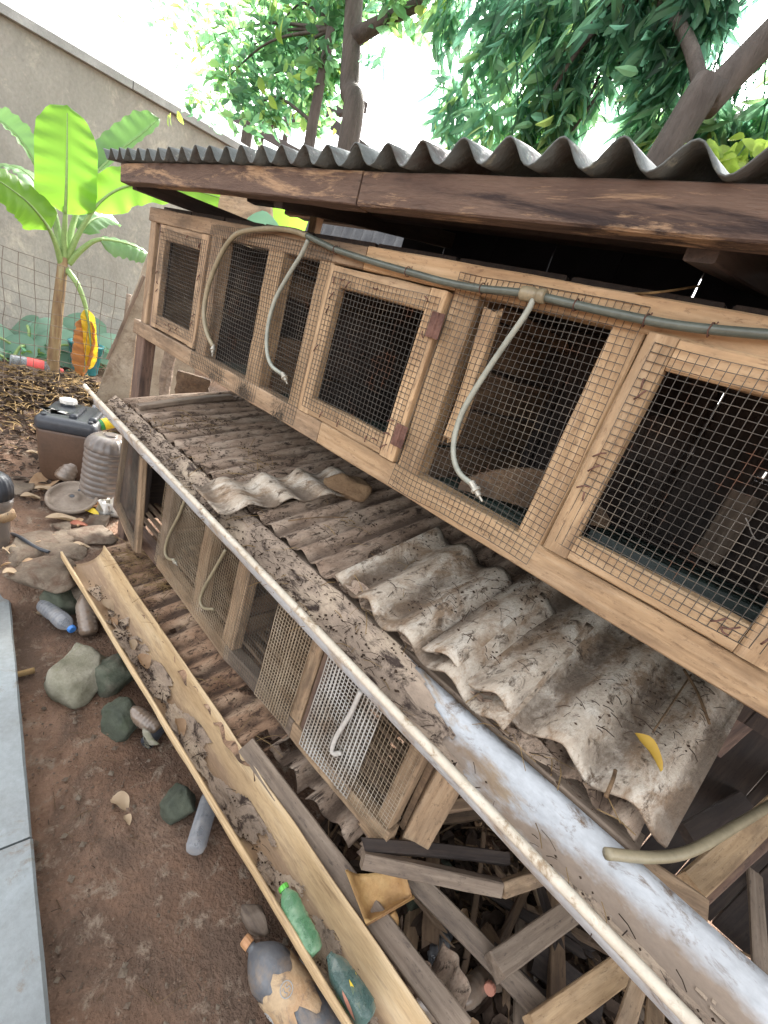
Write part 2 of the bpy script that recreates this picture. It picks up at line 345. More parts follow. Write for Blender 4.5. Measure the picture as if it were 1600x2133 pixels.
def build(name, mb, mat, parent=None, Mw=None, smooth=False, kind=None):
    """link a builder as ONE mesh object; world-space verts unless Mw is given"""
    v = mb.v
    if Mw is None:
        a = np.array(v); o0 = Vector((float(a[:, 0].mean()), float(a[:, 1].mean()), float(a[:, 2].min())))
        Mw = Matrix.Translation(o0)
        v = (a - np.array(o0)).tolist()
    me = bpy.data.meshes.new(name)
    me.from_pydata(v, [], mb.f)
    for x in (mat if isinstance(mat, (list, tuple)) else [mat]): me.materials.append(x)
    if isinstance(mat, (list, tuple)): me.polygons.foreach_set('material_index', mb.m)
    if smooth: me.polygons.foreach_set('use_smooth', [True] * len(me.polygons))
    me.update()
    o = bpy.data.objects.new(name, me)
    put(o, parent, Mw)
    if kind: o['kind'] = kind
    return o

def frame(d, n):
    """rotation with local x along d and local z near n"""
    d = Vector(d).normalized(); n = Vector(n)
    y = n.cross(d)
    if y.length < 1e-5: y = Vector((0, 1, 0)).cross(d)
    y.normalize(); z = d.cross(y)
    return Matrix((d, y, z)).transposed()

def fbm(p, s=1.0, o=4):
    return noise.fractal(Vector(p) * s, 1.0, 2.0, o)

def board_geo(L, w, t, bow=0.004, rough=0.0015, seg=7, bev=0.003, ragged=0.0, taper=1.0):
    mb = MB(); s = rnd.random() * 50
    bev = min(bev, t * 0.3, w * 0.3)
    pr = [(-w/2 + bev, -t/2), (w/2 - bev, -t/2), (w/2, -t/2 + bev), (w/2, t/2 - bev), (w/2 - bev, t/2), (-w/2 + bev, t/2), (-w/2, t/2 - bev), (-w/2, -t/2 + bev)]
    b1, b2 = rnd.uniform(-bow, bow), rnd.uniform(-bow, bow)
    for i in range(seg + 1):
        u = i / seg; x = (u - 0.5) * L; c = 1 - (2 * u - 1) ** 2
        k = 1 + (taper - 1) * u
        for j, (y, z) in enumerate(pr):
            e = 0.0
            if ragged and i in (0, seg): e = rnd.uniform(-ragged, ragged)
            mb.v.append((x + e, y * k + b1 * c + rough * fbm((x * 9 + s, j * 3.1, 0)), z + b2 * c + rough * fbm((x * 9 + s, j * 3.1, 7))))
    for i in range(seg):
        for j in range(8):
            a = i * 8 + j; b = i * 8 + (j + 1) % 8
            mb.f.append((a, a + 8, b + 8, b))
    mb.f.append(tuple(range(8))); mb.f.append(tuple(reversed(range(seg * 8, seg * 8 + 8))))
    mb.m = [0] * len(mb.f)
    return mb

def board(name, a, b, w, t, nrm, mat, parent=None, **k):
    """plank from a to b; w across, t thick along nrm"""
    a, b = Vector(a), Vector(b)
    Mw = Matrix.Translation((a + b) / 2) @ frame(b - a, nrm).to_4x4()
    return build(name, board_geo((b - a).length, w, t, **k), mat, parent, Mw)

def tube_geo(mb, pts, r, n=6, caps=True, rf=None):
    pts = [Vector(p) for p in pts]; k0 = len(mb.v); up = Vector((0.13, 0.31, 0.94))
    N = len(pts)
    for i, p in enumerate(pts):
        d = (pts[min(i + 1, N - 1)] - pts[max(i - 1, 0)])
        d = d.normalized() if d.length > 1e-9 else Vector((1, 0, 0))
        if abs(d.dot(up)) > 0.97: up = Vector((0.94, 0.2, 0.1))
        s = d.cross(up).normalized(); u = s.cross(d)
        up = u
        rr = rf(i / (N - 1)) if rf else (r[i] if isinstance(r, (list, tuple)) else r)
        for j in range(n):
            an = 2 * math.pi * j / n
            mb.v.append(tuple(p + s * (rr * math.cos(an)) + u * (rr * math.sin(an))))
    f0 = len(mb.f)
    for i in range(N - 1):
        for j in range(n):
            a = k0 + i * n + j; b = k0 + i * n + (j + 1) % n
            mb.f.append((a, b, b + n, a + n))
    if caps:
        mb.f.append(tuple(reversed(range(k0, k0 + n)))); mb.f.append(tuple(range(k0 + (N - 1) * n, k0 + N * n)))
    mb.m += [0] * (len(mb.f) - f0)
    return mb

def smooth_path(pts, per=8):
    pts = [Vector(p) for p in pts]; out = []
    q = [pts[0] * 2 - pts[1]] + pts + [pts[-1] * 2 - pts[-2]]
    for i in range(1, len(q) - 2):
        for k in range(per):
            t = k / per
            a, b, c, d = q[i - 1], q[i], q[i + 1], q[i + 2]
            out.append(0.5 * ((2 * b) + (c - a) * t + (2 * a - 5 * b + 4 * c - d) * t * t + (3 * b - a - 3 * c + d) * t ** 3))
    out.append(pts[-1]); return out

def tube(name, pts, r, mat, parent=None, n=8, per=8, rf=None, kind=None):
    return build(name, tube_geo(MB(), smooth_path(pts, per) if per else pts, r, n, True, rf), mat, parent, None, True, kind)

def lathe_geo(mb, prof, n=20, sx=1.0, flute=0.0, nfl=0, mi=0, wob=0.0):
    """prof: (radius, z) list along local z"""
    k0 = len(mb.v)
    for (r, z) in prof:
        for j in range(n):
            a = 2 * math.pi * j / n
            rr = r * (1 + (flute * math.cos(nfl * a) if nfl else 0)) + wob * fbm((math.cos(a), math.sin(a), z * 12), 1.3)
            mb.v.append((rr * math.cos(a) * sx, rr * math.sin(a), z))
    f0 = len(mb.f)
    for i in range(len(prof) - 1):
        for j in range(n):
            a = k0 + i * n + j; b = k0 + i * n + (j + 1) % n
            mb.f.append((a, b, b + n, a + n))
    mb.f.append(tuple(reversed(range(k0, k0 + n)))); mb.f.append(tuple(range(k0 + (len(prof) - 1) * n, k0 + len(prof) * n)))
    mb.m += [mi] * (len(mb.f) - f0)
    return mb

def axisM(base, d):
    """local z along d, origin at base"""
    d = Vector(d).normalized()
    return Matrix.Translation(Vector(base)) @ d.to_track_quat('Z', 'Y').to_matrix().to_4x4()

def wire_panel(name, TL, TR, BR, BL, pitch, rv, rh, mat, parent, wob=0.004, warp=0.003, cake=0.0, seg=0.05):
    TL, TR, BR, BL = map(Vector, (TL, TR, BR, BL)); mb = MB(); s = rnd.random() * 40
    n = (TR - TL).cross(BL - TL).normalized()
    wu = max((TR - TL).length, (BR - BL).length); hv = max((BL - TL).length, (BR - TR).length)
    nu, nv = max(1, round(wu / pitch)), max(1, round(hv / pitch))
    ex = (TR - TL).normalized(); ez = (TL - BL).normalized()
    def pt(u, v):
        p = (TL * (1 - u) + TR * u) * (1 - v) + (BL * (1 - u) + BR * u) * v
        e = 1.0
        a = fbm((u * wu * 5 + s, v * hv * 5, 1), 1.0, 3); b = fbm((u * wu * 4 + s, v * hv * 4, 9), 1.0, 2); c = fbm((u * wu * 4 + s, v * hv * 4, 19), 1.0, 2)
        return p + n * (wob * a) + ex * (warp * b) + ez * (warp * c)
    su, sv = max(2, round(wu / seg)), max(2, round(hv / seg))
    for i in range(nu + 1):
        u = i / nu; f = 1.0
        if cake: f = 1 + cake * max(0, fbm((u * wu * 14 + s, 3, 3), 1.0, 2) + 0.15)
        tube_geo(mb, [pt(u, k / sv) for k in range(sv + 1)], rv * f, 4, False)
    for j in range(nv + 1):
        v = j / nv
        tube_geo(mb, [pt(k / su, v) + n * rh for k in range(su + 1)], rh, 4, False)
    return build(name, mb, mat, parent, None, True, 'stuff')

def sheet(name, O, U, V, wu, lv, pitch, amp, mat, parent=None, nv=14, per=8, warp=0.006, holes=None, edge=0.0, thick=0.004, phase=0.0, outline=None, kind=None):
    """corrugated sheet: waves run across U, ridges along V"""
    O, U, V = Vector(O), Vector(U).normalized(), Vector(V).normalized(); N = U.cross(V).normalized()
    nu = max(4, int(round(wu / pitch * per))); s = rnd.random() * 30; mb = MB(); tr = []
    for j in range(nv + 1):
        for i in range(nu + 1):
            u = wu * i / nu; v = lv * j / nv
            if edge:
                if j == 0: v += edge * fbm((u * 9 + s, 0, 0), 1.0, 3)
                if j == nv: v += edge * fbm((u * 9 + s, 5, 0), 1.0, 3)
            h = amp * math.cos(2 * math.pi * (u / pitch + phase)) + warp * fbm((u * 3 + s, v * 3, 2), 1.0, 3)
            tr.append(0.5 - 0.5 * math.cos(2 * math.pi * (u / pitch + phase)))
            if outline: u, v, h = outline(u, v, h)
            mb.v.append(tuple(O + U * u + V * v + N * h))
    for j in range(nv):
        for i in range(nu):
            if holes and holes(wu * (i + 0.5) / nu, lv * (j + 0.5) / nv, s): continue
            a = j * (nu + 1) + i
            mb.f.append((a, a + 1, a + nu + 2, a + nu + 1))
    mb.m = [0] * len(mb.f)
    o = build(name, mb, mat, parent, None, True, kind)
    o.data.attributes.new('trough', 'FLOAT', 'POINT').data.foreach_set('value', tr)
    md = o.modifiers.new('thickness', 'SOLIDIFY'); md.thickness = thick; md.offset = -1
    return o

def rock(name, c, size, mat, seed, flat=0.0, parent=None, rot=0.0):
    """angular stone: icosphere pulled by noise and cut by a few planes"""
    import bmesh
    bm = bmesh.new(); bmesh.ops.create_icosphere(bm, subdivisions=4, radius=1.0)
    rr = random.Random(seed)
    cuts = [(Vector((rr.uniform(-1, 1), rr.uniform(-1, 1), rr.uniform(-0.6, 1))).normalized(), rr.uniform(0.55, 0.85)) for _ in range(11)]
    if flat: cuts.append((Vector((rr.uniform(-.1, .1), rr.uniform(-.1, .1), 1)).normalized(), flat))
    Rm = Matrix.Rotation(rot, 3, 'Z')
    for v in bm.verts:
        p = v.co.copy()
        for n, d in cuts:
            k = p.dot(n) - d
            if k > 0: p -= n * k * 0.9
        p *= 1 + 0.10 * fbm(p + Vector((seed, 0, 0)), 1.8, 4) + 0.03 * fbm(p + Vector((seed, 0, 5)), 7, 3)
        v.co = Rm @ Vector((p.x * size[0], p.y * size[1], p.z * size[2]))
    mb = MB(); bm.verts.index_update()
    mb.v = [tuple(v.co) for v in bm.verts]; mb.f = [tuple(v.index for v in f.verts) for f in bm.faces]; mb.m = [0] * len(mb.f)
    bm.free()
    return build(name, mb, mat, parent, Matrix.Translation(Vector(c)), True)

def leaf_geo(mb, base, d, nrm, L, w, curl=0.2, fold=0.15, seg=4, mi=0, wave=0.0):
    """folded leaf blade; d along the midrib, nrm the face"""
    base = Vector(base); d = Vector(d).normalized(); s = Vector(nrm).cross(d)
    s = s.normalized() if s.length > 1e-6 else Vector((1, 0, 0)); n = d.cross(s)
    k0 = len(mb.v); ph = rnd.random() * 6
    for i in range(seg + 1):
        u = i / seg
        ww = w * (math.sin(math.pi * min(1, u * 0.93 + 0.05)) ** 0.8) * 0.5
        c = base + d * (L * u) - n * (curl * L * u * u)
        wv = wave * w * math.sin(u * 9 + ph)
        mb.v += [tuple(c - s * ww + n * (fold * ww * 2 + wv)), tuple(c), tuple(c + s * ww + n * (fold * ww * 2 - wv))]
    for i in range(seg):
        a = k0 + i * 3
        mb.f += [(a, a + 1, a + 4, a + 3), (a + 1, a + 2, a + 5, a + 4)]
        mb.m += [mi, mi]
    return mb

def sstep(a, b, x):
    t = max(0, min(1, (x - a) / (b - a))); return t * t * (3 - 2 * t)

def ground_z(x, y):
    z = 0.17 * sstep(-1.84, -1.97, x) * (1 - sstep(-0.47, -0.53, y) * sstep(-3.4, -2.9, x))
    z += 0.13 * sstep(-2.4, -4.6, x) + 0.06 * sstep(-4.6, -6.3, x)
    m = math.exp(-((x + 4.15) ** 2 / 0.35 + (y - 0.05) ** 2 / 0.5)); z += 0.09 * m      # mulch mound at the fence
    return z

def on_ground(px, py):
    """where the ray of a photo pixel meets the terrain"""
    r = ray(px, py); t0 = 0.0; t = 0.2
    while t < 30:
        p = EYE + r * t
        if p.z < ground_z(p.x, p.y): break
        t0 = t; t += 0.02
    for _ in range(20):
        h = (t0 + t) / 2; p = EYE + r * h
        if p.z < ground_z(p.x, p.y): t = h
        else: t0 = h
    p = EYE + r * t; return Vector((p.x, p.y, ground_z(p.x, p.y)))

def tray_z(y): return 0.912 + 0.19 * (y + 0.08)
def low_z(y): return 0.205 + 0.2 * (y + 0.1)

def on_slope(px, py, z0, y0, k, lift=0.0):
    """where a pixel ray meets the plane z = z0 + k (y - y0) + lift"""
    r = ray(px, py); t = (z0 + lift + k * (EYE.y - y0) - EYE.z) / (r.z - k * r.y)
    return EYE + r * t
def on_tray(px, py, lift=0.02): return on_slope(px, py, 0.912, -0.08, 0.19, lift)
def on_low(px, py, lift=0.02): return on_slope(px, py, 0.205, -0.1, 0.2, lift)

def bottle(name, label, base, d, L, r, mat, cap, group=None, ribs=7, lab=None, lab_at=(0.35, 0.6), cat='plastic bottle', waist=0.0, shoulder=0.62, cap_on=True, mark=None, dent=0.0, capr=0.36, torn=0.0):
    """bottle lying or standing along d, base first"""
    Mw = axisM(base, d)
    t = thing(name, label, cat, base, group, Mw.to_3x3())
    pr = [(r * 0.55, 0.0), (r * 0.8, 0.004), (r * 0.97, 0.018)]
    nrib = 34
    for i in range(nrib + 1):
        u = i / nrib; z = 0.02 + (L * shoulder - 0.02) * u
        k = 1 - 0.05 * (0.5 + 0.5 * math.cos(2 * math.pi * ribs * u)) * (1 if (lab is None or not lab_at[0] < z / L < lab_at[1]) else 0)
        k *= 1 - waist * math.exp(-((u - 0.62) / 0.12) ** 2)
        pr.append((r * k, z))
    for i in range(1, 9):
        u = i / 8; z = L * shoulder + (L * 0.90 - L * shoulder) * u
        pr.append((r * (capr * 0.85 + (0.97 - capr * 0.85) * math.cos(u * math.pi / 2) ** 0.9), z))
    pr.append((r * capr * 0.85, L * 0.93))
    build('body', lathe_geo(MB(), pr, 24, wob=dent), mat, t, Mw, True)
    if cap_on:
        build('cap', lathe_geo(MB(), [(r * capr, L * 0.925), (r * capr * 1.04, L * 0.93), (r * capr * 1.04, L * 0.985), (r * capr * 0.9, L)], 24, flute=0.03, nfl=12), cap, t, Mw, False)
    if lab is not None:
        z0, z1 = lab_at[0] * L, lab_at[1] * L
        lm = lathe_geo(MB(), [(r * 1.004, z0), (r * 1.012, z0 + 0.003), (r * 1.012, (z0 + z1) / 2), (r * 1.012, z1 - 0.003), (r * 1.004, z1)], 48, wob=dent)
        if torn: lm.v = [(x, y, z + torn * fbm((math.atan2(y, x) * 1.6, 2, z * 3), 1.0, 3) * (1 if z < (z0 + z1) / 2 - 1e-4 else 0.6)) for x, y, z in lm.v]
        lm.f = [f for f in lm.f if len(f) == 4]
        lo = build('paper_label', lm, lab, t, Mw, True)
        if mark: mark(lo, Mw, r * 1.016, z0, z1)
    return t

# ------------------------------------------------------------------ setting: ground, paving, wall, sky is the world
def make_ground():
    mb = MB()
    xs = sorted(set([round(-8 + 0.10 * i, 3) for i in range(36)] + [round(-4.4 + 0.03 * i, 3) for i in range(180)] + [1.1, 1.5, 2, 3, 5, 9, 20, 60] + [-60, -25, -12, -9]))
    ys = sorted(set([-60, -20, -8, -4, -2.5, -1.6, -1.2] + [round(-0.95 + 0.03 * i, 3) for i in range(62)] + [1, 1.3, 1.7, 2.2, 3, 4, 6, 10, 25, 60]))
    for y in ys:
        for x in xs:
            near = 1.0 if -7 < x < 2 and -1.5 < y < 2 else 0.3
            z = ground_z(x, y) + near * (0.014 * fbm((x, y, 0), 2.2, 5) + 0.008 * fbm((x, y, 3), 9, 4))
            mb.v.append((x, y, z - 0.004))
    nx = len(xs)
    for j in range(len(ys) - 1):
        for i in range(nx - 1):
            a = j * nx + i; mb.f.append((a, a + 1, a + nx + 1, a + nx))
    mb.m = [0] * len(mb.f)
    return tag(build('ground', mb, M['soil'], None, Matrix.Identity(4), True), kind='structure')
make_ground()

# paved veranda edge at the left: slabs with open joints
pave = bpy.data.objects.new('pavement', None); put(pave, None, Matrix.Translation((-1.2, -0.9, 0))); pave['kind'] = 'structure'
e0, e1 = P(105, 2133, 'z', 0.08), P(8, 1100, 'z', 0.08)
ed = (e1 - e0).normalized(); en = Vector((ed.y, -ed.x, 0)); en = en if en.y < 0 else -en
cuts = [-1.0, 0.40, 1.55, 3.6]
for k in range(len(cuts) - 1):
    a, b = e0 + ed * (cuts[k] + 0.003), e0 + ed * (cuts[k + 1] - 0.003)
    c = (a + b) / 2 + en * 0.35; c.z = 0.03 + 0.001 * (k % 2)
    Mw = Matrix.Translation(c) @ frame(ed, (0, 0, 1)).to_4x4()
    build('paving_slab', board_geo((b - a).length, 0.70, 0.10, 0.001, 0.002, 10, 0.006), M['pave'], pave, Mw)

# perimeter wall with coping
wt = thing('perimeter_wall', 'tall stained cement wall with sloping grey coping behind the banana plant', 'wall', (-6.3, 1.0, 0.3))
mb = MB()
for i in range(2):
    x = -6.3 - 0.2 * i
    mb.v += [(x, -14, -0.2), (x, 14, -0.2), (x, 14, 2.93), (x, -14, 2.93)]
mb.f = [(0, 1, 2, 3), (7, 6, 5, 4), (3, 2, 6, 7), (0, 4, 5, 1), (1, 5, 6, 2), (0, 3, 7, 4)]; mb.m = [0] * 6
build('wall_body', mb, M['cement_wall'], wt)
yc = -14
while yc < 14:
    L = 1.9
    mb = MB(); j = rnd.uniform(-0.004, 0.004)
    x0, x1, xm = -6.24, -6.56, -6.4
    for y in (yc + 0.004, yc + L - 0.004):
        mb.v += [(x0, y, 2.932 + j), (x0, y, 3.0 + j), (xm, y, 3.06 + j), (x1, y, 3.0 + j), (x1, y, 2.932 + j)]
    mb.f = [(i, (i + 1) % 5, (i + 1) % 5 + 5, i + 5) for i in range(5)] + [(4, 3, 2, 1, 0), (5, 6, 7, 8, 9)]; mb.m = [0] * 7
    build('coping_block', mb, M['coping'], wt); yc += L

# ------------------------------------------------------------------ the rabbit hutch
H = thing('rabbit_hutch', 'long two tier timber rabbit hutch with wire mesh doors under a corrugated roof', 'rabbit hutch', (-1.0, 0.25, 0.17))
PITCH = 0.0127
XR = 0.85         # right end, outside the frame
# upper tier frame
Y0 = 0.0
board('top_rail', (-2.2, 0.022, 1.648), (-0.9, 0.022, 1.645), 0.05, 0.045, (0, -1, 0), M['pine_old'], H, seg=16)
board('top_rail', (-0.898, 0.022, 1.646), (XR, 0.022, 1.652), 0.052, 0.045, (0, -1, 0), M['pine'], H, seg=16)
board('bottom_rail', (-2.24, 0.02, 1.206), (-0.9, 0.02, 1.213), 0.058, 0.05, (0, -1, 0), M['pine_old'], H, seg=16)
board('bottom_rail', (-0.898, 0.02, 1.213), (XR, 0.02, 1.216), 0.058, 0.05, (0, -1, 0), M['pine'], H, seg=16)
posts = [(-2.165, 0.05, 'pine_old'), (-2.085, 0.03, 'red_wood'), (-1.632, 0.07, 'pine_old'), (-1.275, 0.08, 'pine'), (-1.04, 0.06, 'pine'), (-0.588, 0.062, 'pine'), (-0.2665, 0.054, 'pine'), (0.155, 0.06, 'pine'), (0.55, 0.06, 'pine'), (0.82, 0.06, 'pine')]
for x, w, m in posts:
    board('post', (x, 0.026, 1.236), (x, 0.026, 1.622), w, 0.045, (0, -1, 0), M[m], H, bow=0.002)
# a split cleat nailed beside the middle post
board('cleat', (-0.522, 0.012, 1.60), (-0.512, 0.012, 1.335), 0.034, 0.02, (0, -1, 0), M['pine'], H, ragged=0.012, taper=0.8)

def door(x0, x1, z0, z1, y, mat, fw, parent, hinges=(), wire='wire'):
    d = group_part('door', parent, ((x0 + x1) / 2, y, z0))
    board('stile', (x0 + fw / 2, y, z0), (x0 + fw / 2, y, z1), fw, 0.026, (0, -1, 0), mat, d, bow=0.002)
    board('stile', (x1 - fw / 2, y, z0), (x1 - fw / 2, y, z1), fw, 0.026, (0, -1, 0), mat, d, bow=0.002)
    board('rail', (x0 + fw + 0.001, y + 0.001, z1 - fw / 2), (x1 - fw - 0.001, y + 0.001, z1 - fw / 2), fw, 0.025, (0, -1, 0), mat, d, bow=0.001)
    board('rail', (x0 + fw + 0.001, y + 0.001, z0 + fw / 2), (x1 - fw - 0.001, y + 0.001, z0 + fw / 2), fw, 0.025, (0, -1, 0), mat, d, bow=0.001)
    e = fw * 0.36
    wire_panel('wire_mesh', (x0 + e, y - 0.0155, z1 - e * 0.8), (x1 - e * 0.6, y - 0.0155, z1 - e), (x1 - e * 0.6, y - 0.0155, z0 + e), (x0 + e, y - 0.0155, z0 + e), PITCH, 0.00065, 0.00065, M[wire], d, 0.004, 0.004)
    for hx, hz in hinges:
        mb = MB()
        for s in (-1, 1):
            g = board_geo(0.05, 0.016, 0.002, 0.0003, 0.0005, 3, 0.0005)
            mb.add([(hx + s * 0.0095 + v[1], y - 0.0185 + v[2], hz + v[0]) for v in g.v], g.f)
        tube_geo(mb, [(hx, y - 0.019, hz - 0.025), (hx, y - 0.019, hz + 0.025)], 0.0035, 8)
        build('hinge', mb, M['rust'], d)
    mb = MB()      # bent nails holding the mesh
    for _ in range(16):
        s = rnd.choice('lrtb'); u = rnd.uniform(0.06, 0.94)
        if s == 'l': p = Vector((x0 + fw * 0.6, y - 0.018, z0 + (z1 - z0) * u))
        elif s == 'r': p = Vector((x1 - fw * 0.6, y - 0.018, z0 + (z1 - z0) * u))
        elif s == 't': p = Vector((x0 + (x1 - x0) * u, y - 0.018, z1 - fw * 0.6))
        else: p = Vector((x0 + (x1 - x0) * u, y - 0.018, z0 + fw * 0.6))
        a = rnd.uniform(0, 6.3)
        tube_geo(mb, [p, p + Vector((math.cos(a) * 0.008, -0.002, math.sin(a) * 0.008)), p + Vector((math.cos(a) * 0.018, -0.001, math.sin(a + 0.4) * 0.018))], 0.0015, 5)
    build('bent_nails', mb, M['rust'], d, None, True, 'stuff')
    return d

door(-2.066, -1.671, 1.244, 1.618, 0.008, M['pine_old'], 0.05, H)
door(-1.004, -0.626, 1.243, 1.614, 0.004, M['pine'], 0.046, H, [(-0.626, 1.546), (-0.626, 1.306)])
door(-0.233, 0.116, 1.245, 1.621, 0.0, M['pine'], 0.045, H)
door(0.20, 0.515, 1.245, 1.618, 0.0, M['pine'], 0.045, H)

# mesh nailed over the open bays
for x0, x1, z0, z1 in ((-1.668, -1.012, 1.188, 1.652), (-0.618, -0.245, 1.195, 1.655), (0.53, 0.84, 1.195, 1.655)):
    wire_panel('wire_mesh', (x0, -0.0045, z1), (x1, -0.0045, z1), (x1, -0.0065, z0), (x0, -0.0065, z0), PITCH, 0.00065, 0.00065, M['wire'], H, 0.008, 0.008)

# upper tier inside: partitions of odd boards, floor, ceiling, back
def partition(x, gaps, mat, y1=0.53, z0=1.22, z1=1.63):
    z = z0; k = 0
    while z < z1 - 0.02:
        h = min(rnd.uniform(0.07, 0.115), z1 - z)
        ya, yb = 0.052, y1
        if k in gaps: ya, yb = gaps[k]
        board('partition_board', (x + rnd.uniform(-.003, .003), ya, z + h / 2), (x + rnd.uniform(-.003, .003), yb, z + h / 2 + rnd.uniform(-.006, .006)), h - rnd.uniform(0.002, 0.012), 0.014, (1, 0, 0), mat, H, bow=0.006, ragged=0.015)
        z += h; k += 1
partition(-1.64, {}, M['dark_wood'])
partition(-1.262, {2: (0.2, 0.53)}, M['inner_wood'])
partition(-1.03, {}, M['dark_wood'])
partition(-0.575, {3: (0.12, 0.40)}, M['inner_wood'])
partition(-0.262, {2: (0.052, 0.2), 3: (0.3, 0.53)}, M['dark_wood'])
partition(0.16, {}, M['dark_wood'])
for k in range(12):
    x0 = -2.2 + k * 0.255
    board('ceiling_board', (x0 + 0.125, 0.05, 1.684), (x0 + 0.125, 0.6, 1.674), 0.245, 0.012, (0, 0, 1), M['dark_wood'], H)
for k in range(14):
    y = 0.055 + k * 0.036
    board('floor_slat', (-2.19, y, 1.216), (XR, y, 1.212), 0.02, 0.014, (0, 0, 1), M['dark_floor'], H, seg=12)
x = -2.2
while x < XR:
    w = rnd.uniform(0.08, 0.16)
    if not (-0.13 < x < 0.02 or rnd.random() < 0.10):
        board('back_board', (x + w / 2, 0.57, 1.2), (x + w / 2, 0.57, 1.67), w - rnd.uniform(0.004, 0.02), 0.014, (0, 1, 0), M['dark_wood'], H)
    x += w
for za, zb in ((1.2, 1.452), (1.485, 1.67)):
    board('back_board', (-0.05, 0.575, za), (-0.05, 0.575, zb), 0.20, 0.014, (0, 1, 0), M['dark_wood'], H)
for k in range(8):  # backing layer added to shut out sky slits and blacken the cages
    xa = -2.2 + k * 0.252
    board('sky_block_panel', (xa + 0.126, 0.60, 1.19), (xa + 0.126, 0.60, 1.68), 0.2515, 0.010, (0, 1, 0), M['dark_wood'], H)
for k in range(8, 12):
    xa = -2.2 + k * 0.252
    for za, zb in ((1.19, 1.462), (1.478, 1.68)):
        board('sky_block_panel', (xa + 0.126, 0.60, za), (xa + 0.126, 0.60, zb), 0.2515, 0.010, (0, 1, 0), M['dark_wood'], H)
for k in range(12):  # boards added to stop sun coming in from behind
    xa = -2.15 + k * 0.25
    board('sun_block_board', (xa, 0.60, 0.90), (xa, 0.60, 1.188), 0.249, 0.012, (0, 1, 0), M['dark_wood'], H)
    if xa < -0.3: board('sun_block_board', (xa, 0.60, 0.12), (xa, 0.60, 0.898), 0.249, 0.012, (0, 1, 0), M['dark_wood'], H)
board('end_panel', (-2.19, 0.12, 0.56), (-2.19, 0.58, 0.56), 0.60, 0.014, (1, 0, 0), M['dark_wood'], H)  # lower end panel added to keep sunlight out of the tier
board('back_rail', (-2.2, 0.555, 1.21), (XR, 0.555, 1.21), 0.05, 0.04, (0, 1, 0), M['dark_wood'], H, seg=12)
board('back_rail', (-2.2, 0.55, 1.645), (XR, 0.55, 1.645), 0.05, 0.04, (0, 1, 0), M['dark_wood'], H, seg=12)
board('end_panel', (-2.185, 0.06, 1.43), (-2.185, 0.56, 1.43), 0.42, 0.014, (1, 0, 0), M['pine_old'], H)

tube('wire_hook', [(-0.02, 0.20, 1.60), (0.01, 0.26, 1.50), (0.045, 0.27, 1.42), (0.03, 0.24, 1.37), (-0.005, 0.22, 1.40)], 0.0012, M['hose_white'], H, 5, 6)
board('back_board', (0.12, 0.50, 1.24), (0.13, 0.50, 1.52), 0.075, 0.014, (0, 1, 0), M['grey_wood'], H)
board('back_board', (-0.03, 0.53, 1.24), (-0.03, 0.53, 1.42), 0.06, 0.014, (0, 1, 0), M['grey_wood'], H)
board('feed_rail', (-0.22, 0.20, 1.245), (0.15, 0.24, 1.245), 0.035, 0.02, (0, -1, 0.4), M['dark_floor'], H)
for za, zb in ((1.2, 1.455), (1.48, 1.67)):
    board('back_board', (0.08, 0.582, za), (0.08, 0.582, zb), 0.11, 0.012, (0, 1, 0), M['dark_wood'], H)
# grime and fur stuck along the bottom rail under the open bays
mb = MB()
for _ in range(1500):
    x = rnd.choice((rnd.uniform(-1.66, -1.03), rnd.uniform(-0.60, -0.27)))
    if fbm((x * 9, 0.5, 0), 1.0, 3) < 0.05 + 0.25 * rnd.random(): continue
    p = Vector((x, rnd.uniform(-0.014, -0.004), 1.183 + abs(rnd.gauss(0, 0.03)))); a = rnd.uniform(-2.6, -0.5); L = rnd.uniform(0.006, 0.022)
    tube_geo(mb, [p, p + Vector((math.cos(a) * L * 0.5, -0.003, math.sin(a) * L * 0.4)), p + Vector((math.cos(a) * L, rnd.uniform(-.004, .002), math.sin(a) * L))], rnd.uniform(0.0003, 0.0007), 3, False)
build('fur_grime', mb, M['grime'], H, None, False, 'stuff')
# legs
for x, y, m, zt in ((-2.18, 0.03, 'red_wood', 1.175), (-2.18, 0.52, 'dark_wood', 1.19), (-0.9, 0.54, 'dark_wood', 1.19), (0.82, 0.54, 'dark_wood', 1.19), (0.82, 0.03, 'dark_wood', 1.19)):
    board('leg', (x, y, ground_z(x, y) - 0.03), (x, y, zt), 0.085 if y < 0.1 else 0.06, 0.05, (0, -1, 0), M[m], H, seg=10)

# roof: fascia, rafters, purlins and corrugated sheets
board('fascia_board', (-2.215, -0.088, 1.744), (-0.85, -0.088, 1.747), 0.062, 0.04, (0, -1, 0), M['fascia'], H, seg=14)
board('fascia_board', (-0.845, -0.088, 1.747), (XR + 0.05, -0.088, 1.755), 0.060, 0.04, (0, -1, 0), M['fascia'], H, seg=14)
for x in (-2.19, -1.2, -0.2, 0.75):
    board('rafter', (x, -0.067, 1.730), (x, 0.70, 1.730 + (0.03 if x < -2 else 0.15)), 0.05, 0.04, (1, 0, 0), M['dark_wood'], H)
board('purlin', (-1.9, 0.25, 1.822), (XR, 0.25, 1.822), 0.05, 0.04, (0, 1, 0), M['dark_wood'], H, seg=12)
board('purlin', (-2.2, 0.69, 1.905), (XR, 0.69, 1.905), 0.05, 0.04, (0, 1, 0), M['dark_wood'], H, seg=12)
q0, q1 = P(651, 500, 'y', 0.60), P(651, 447, 'y', 0.60)
board('roof_stud', (q0.x, 0.60, 1.66), (q0.x, 0.60, q1.z), 0.05, 0.04, (0, -1, 0), M['pine_old'], H)
board('roof_tie', P(600, 442, 'y', 0.60), P(690, 448, 'y', 0.60), 0.03, 0.035, (0, -1, 0), M['red_wood'], H)
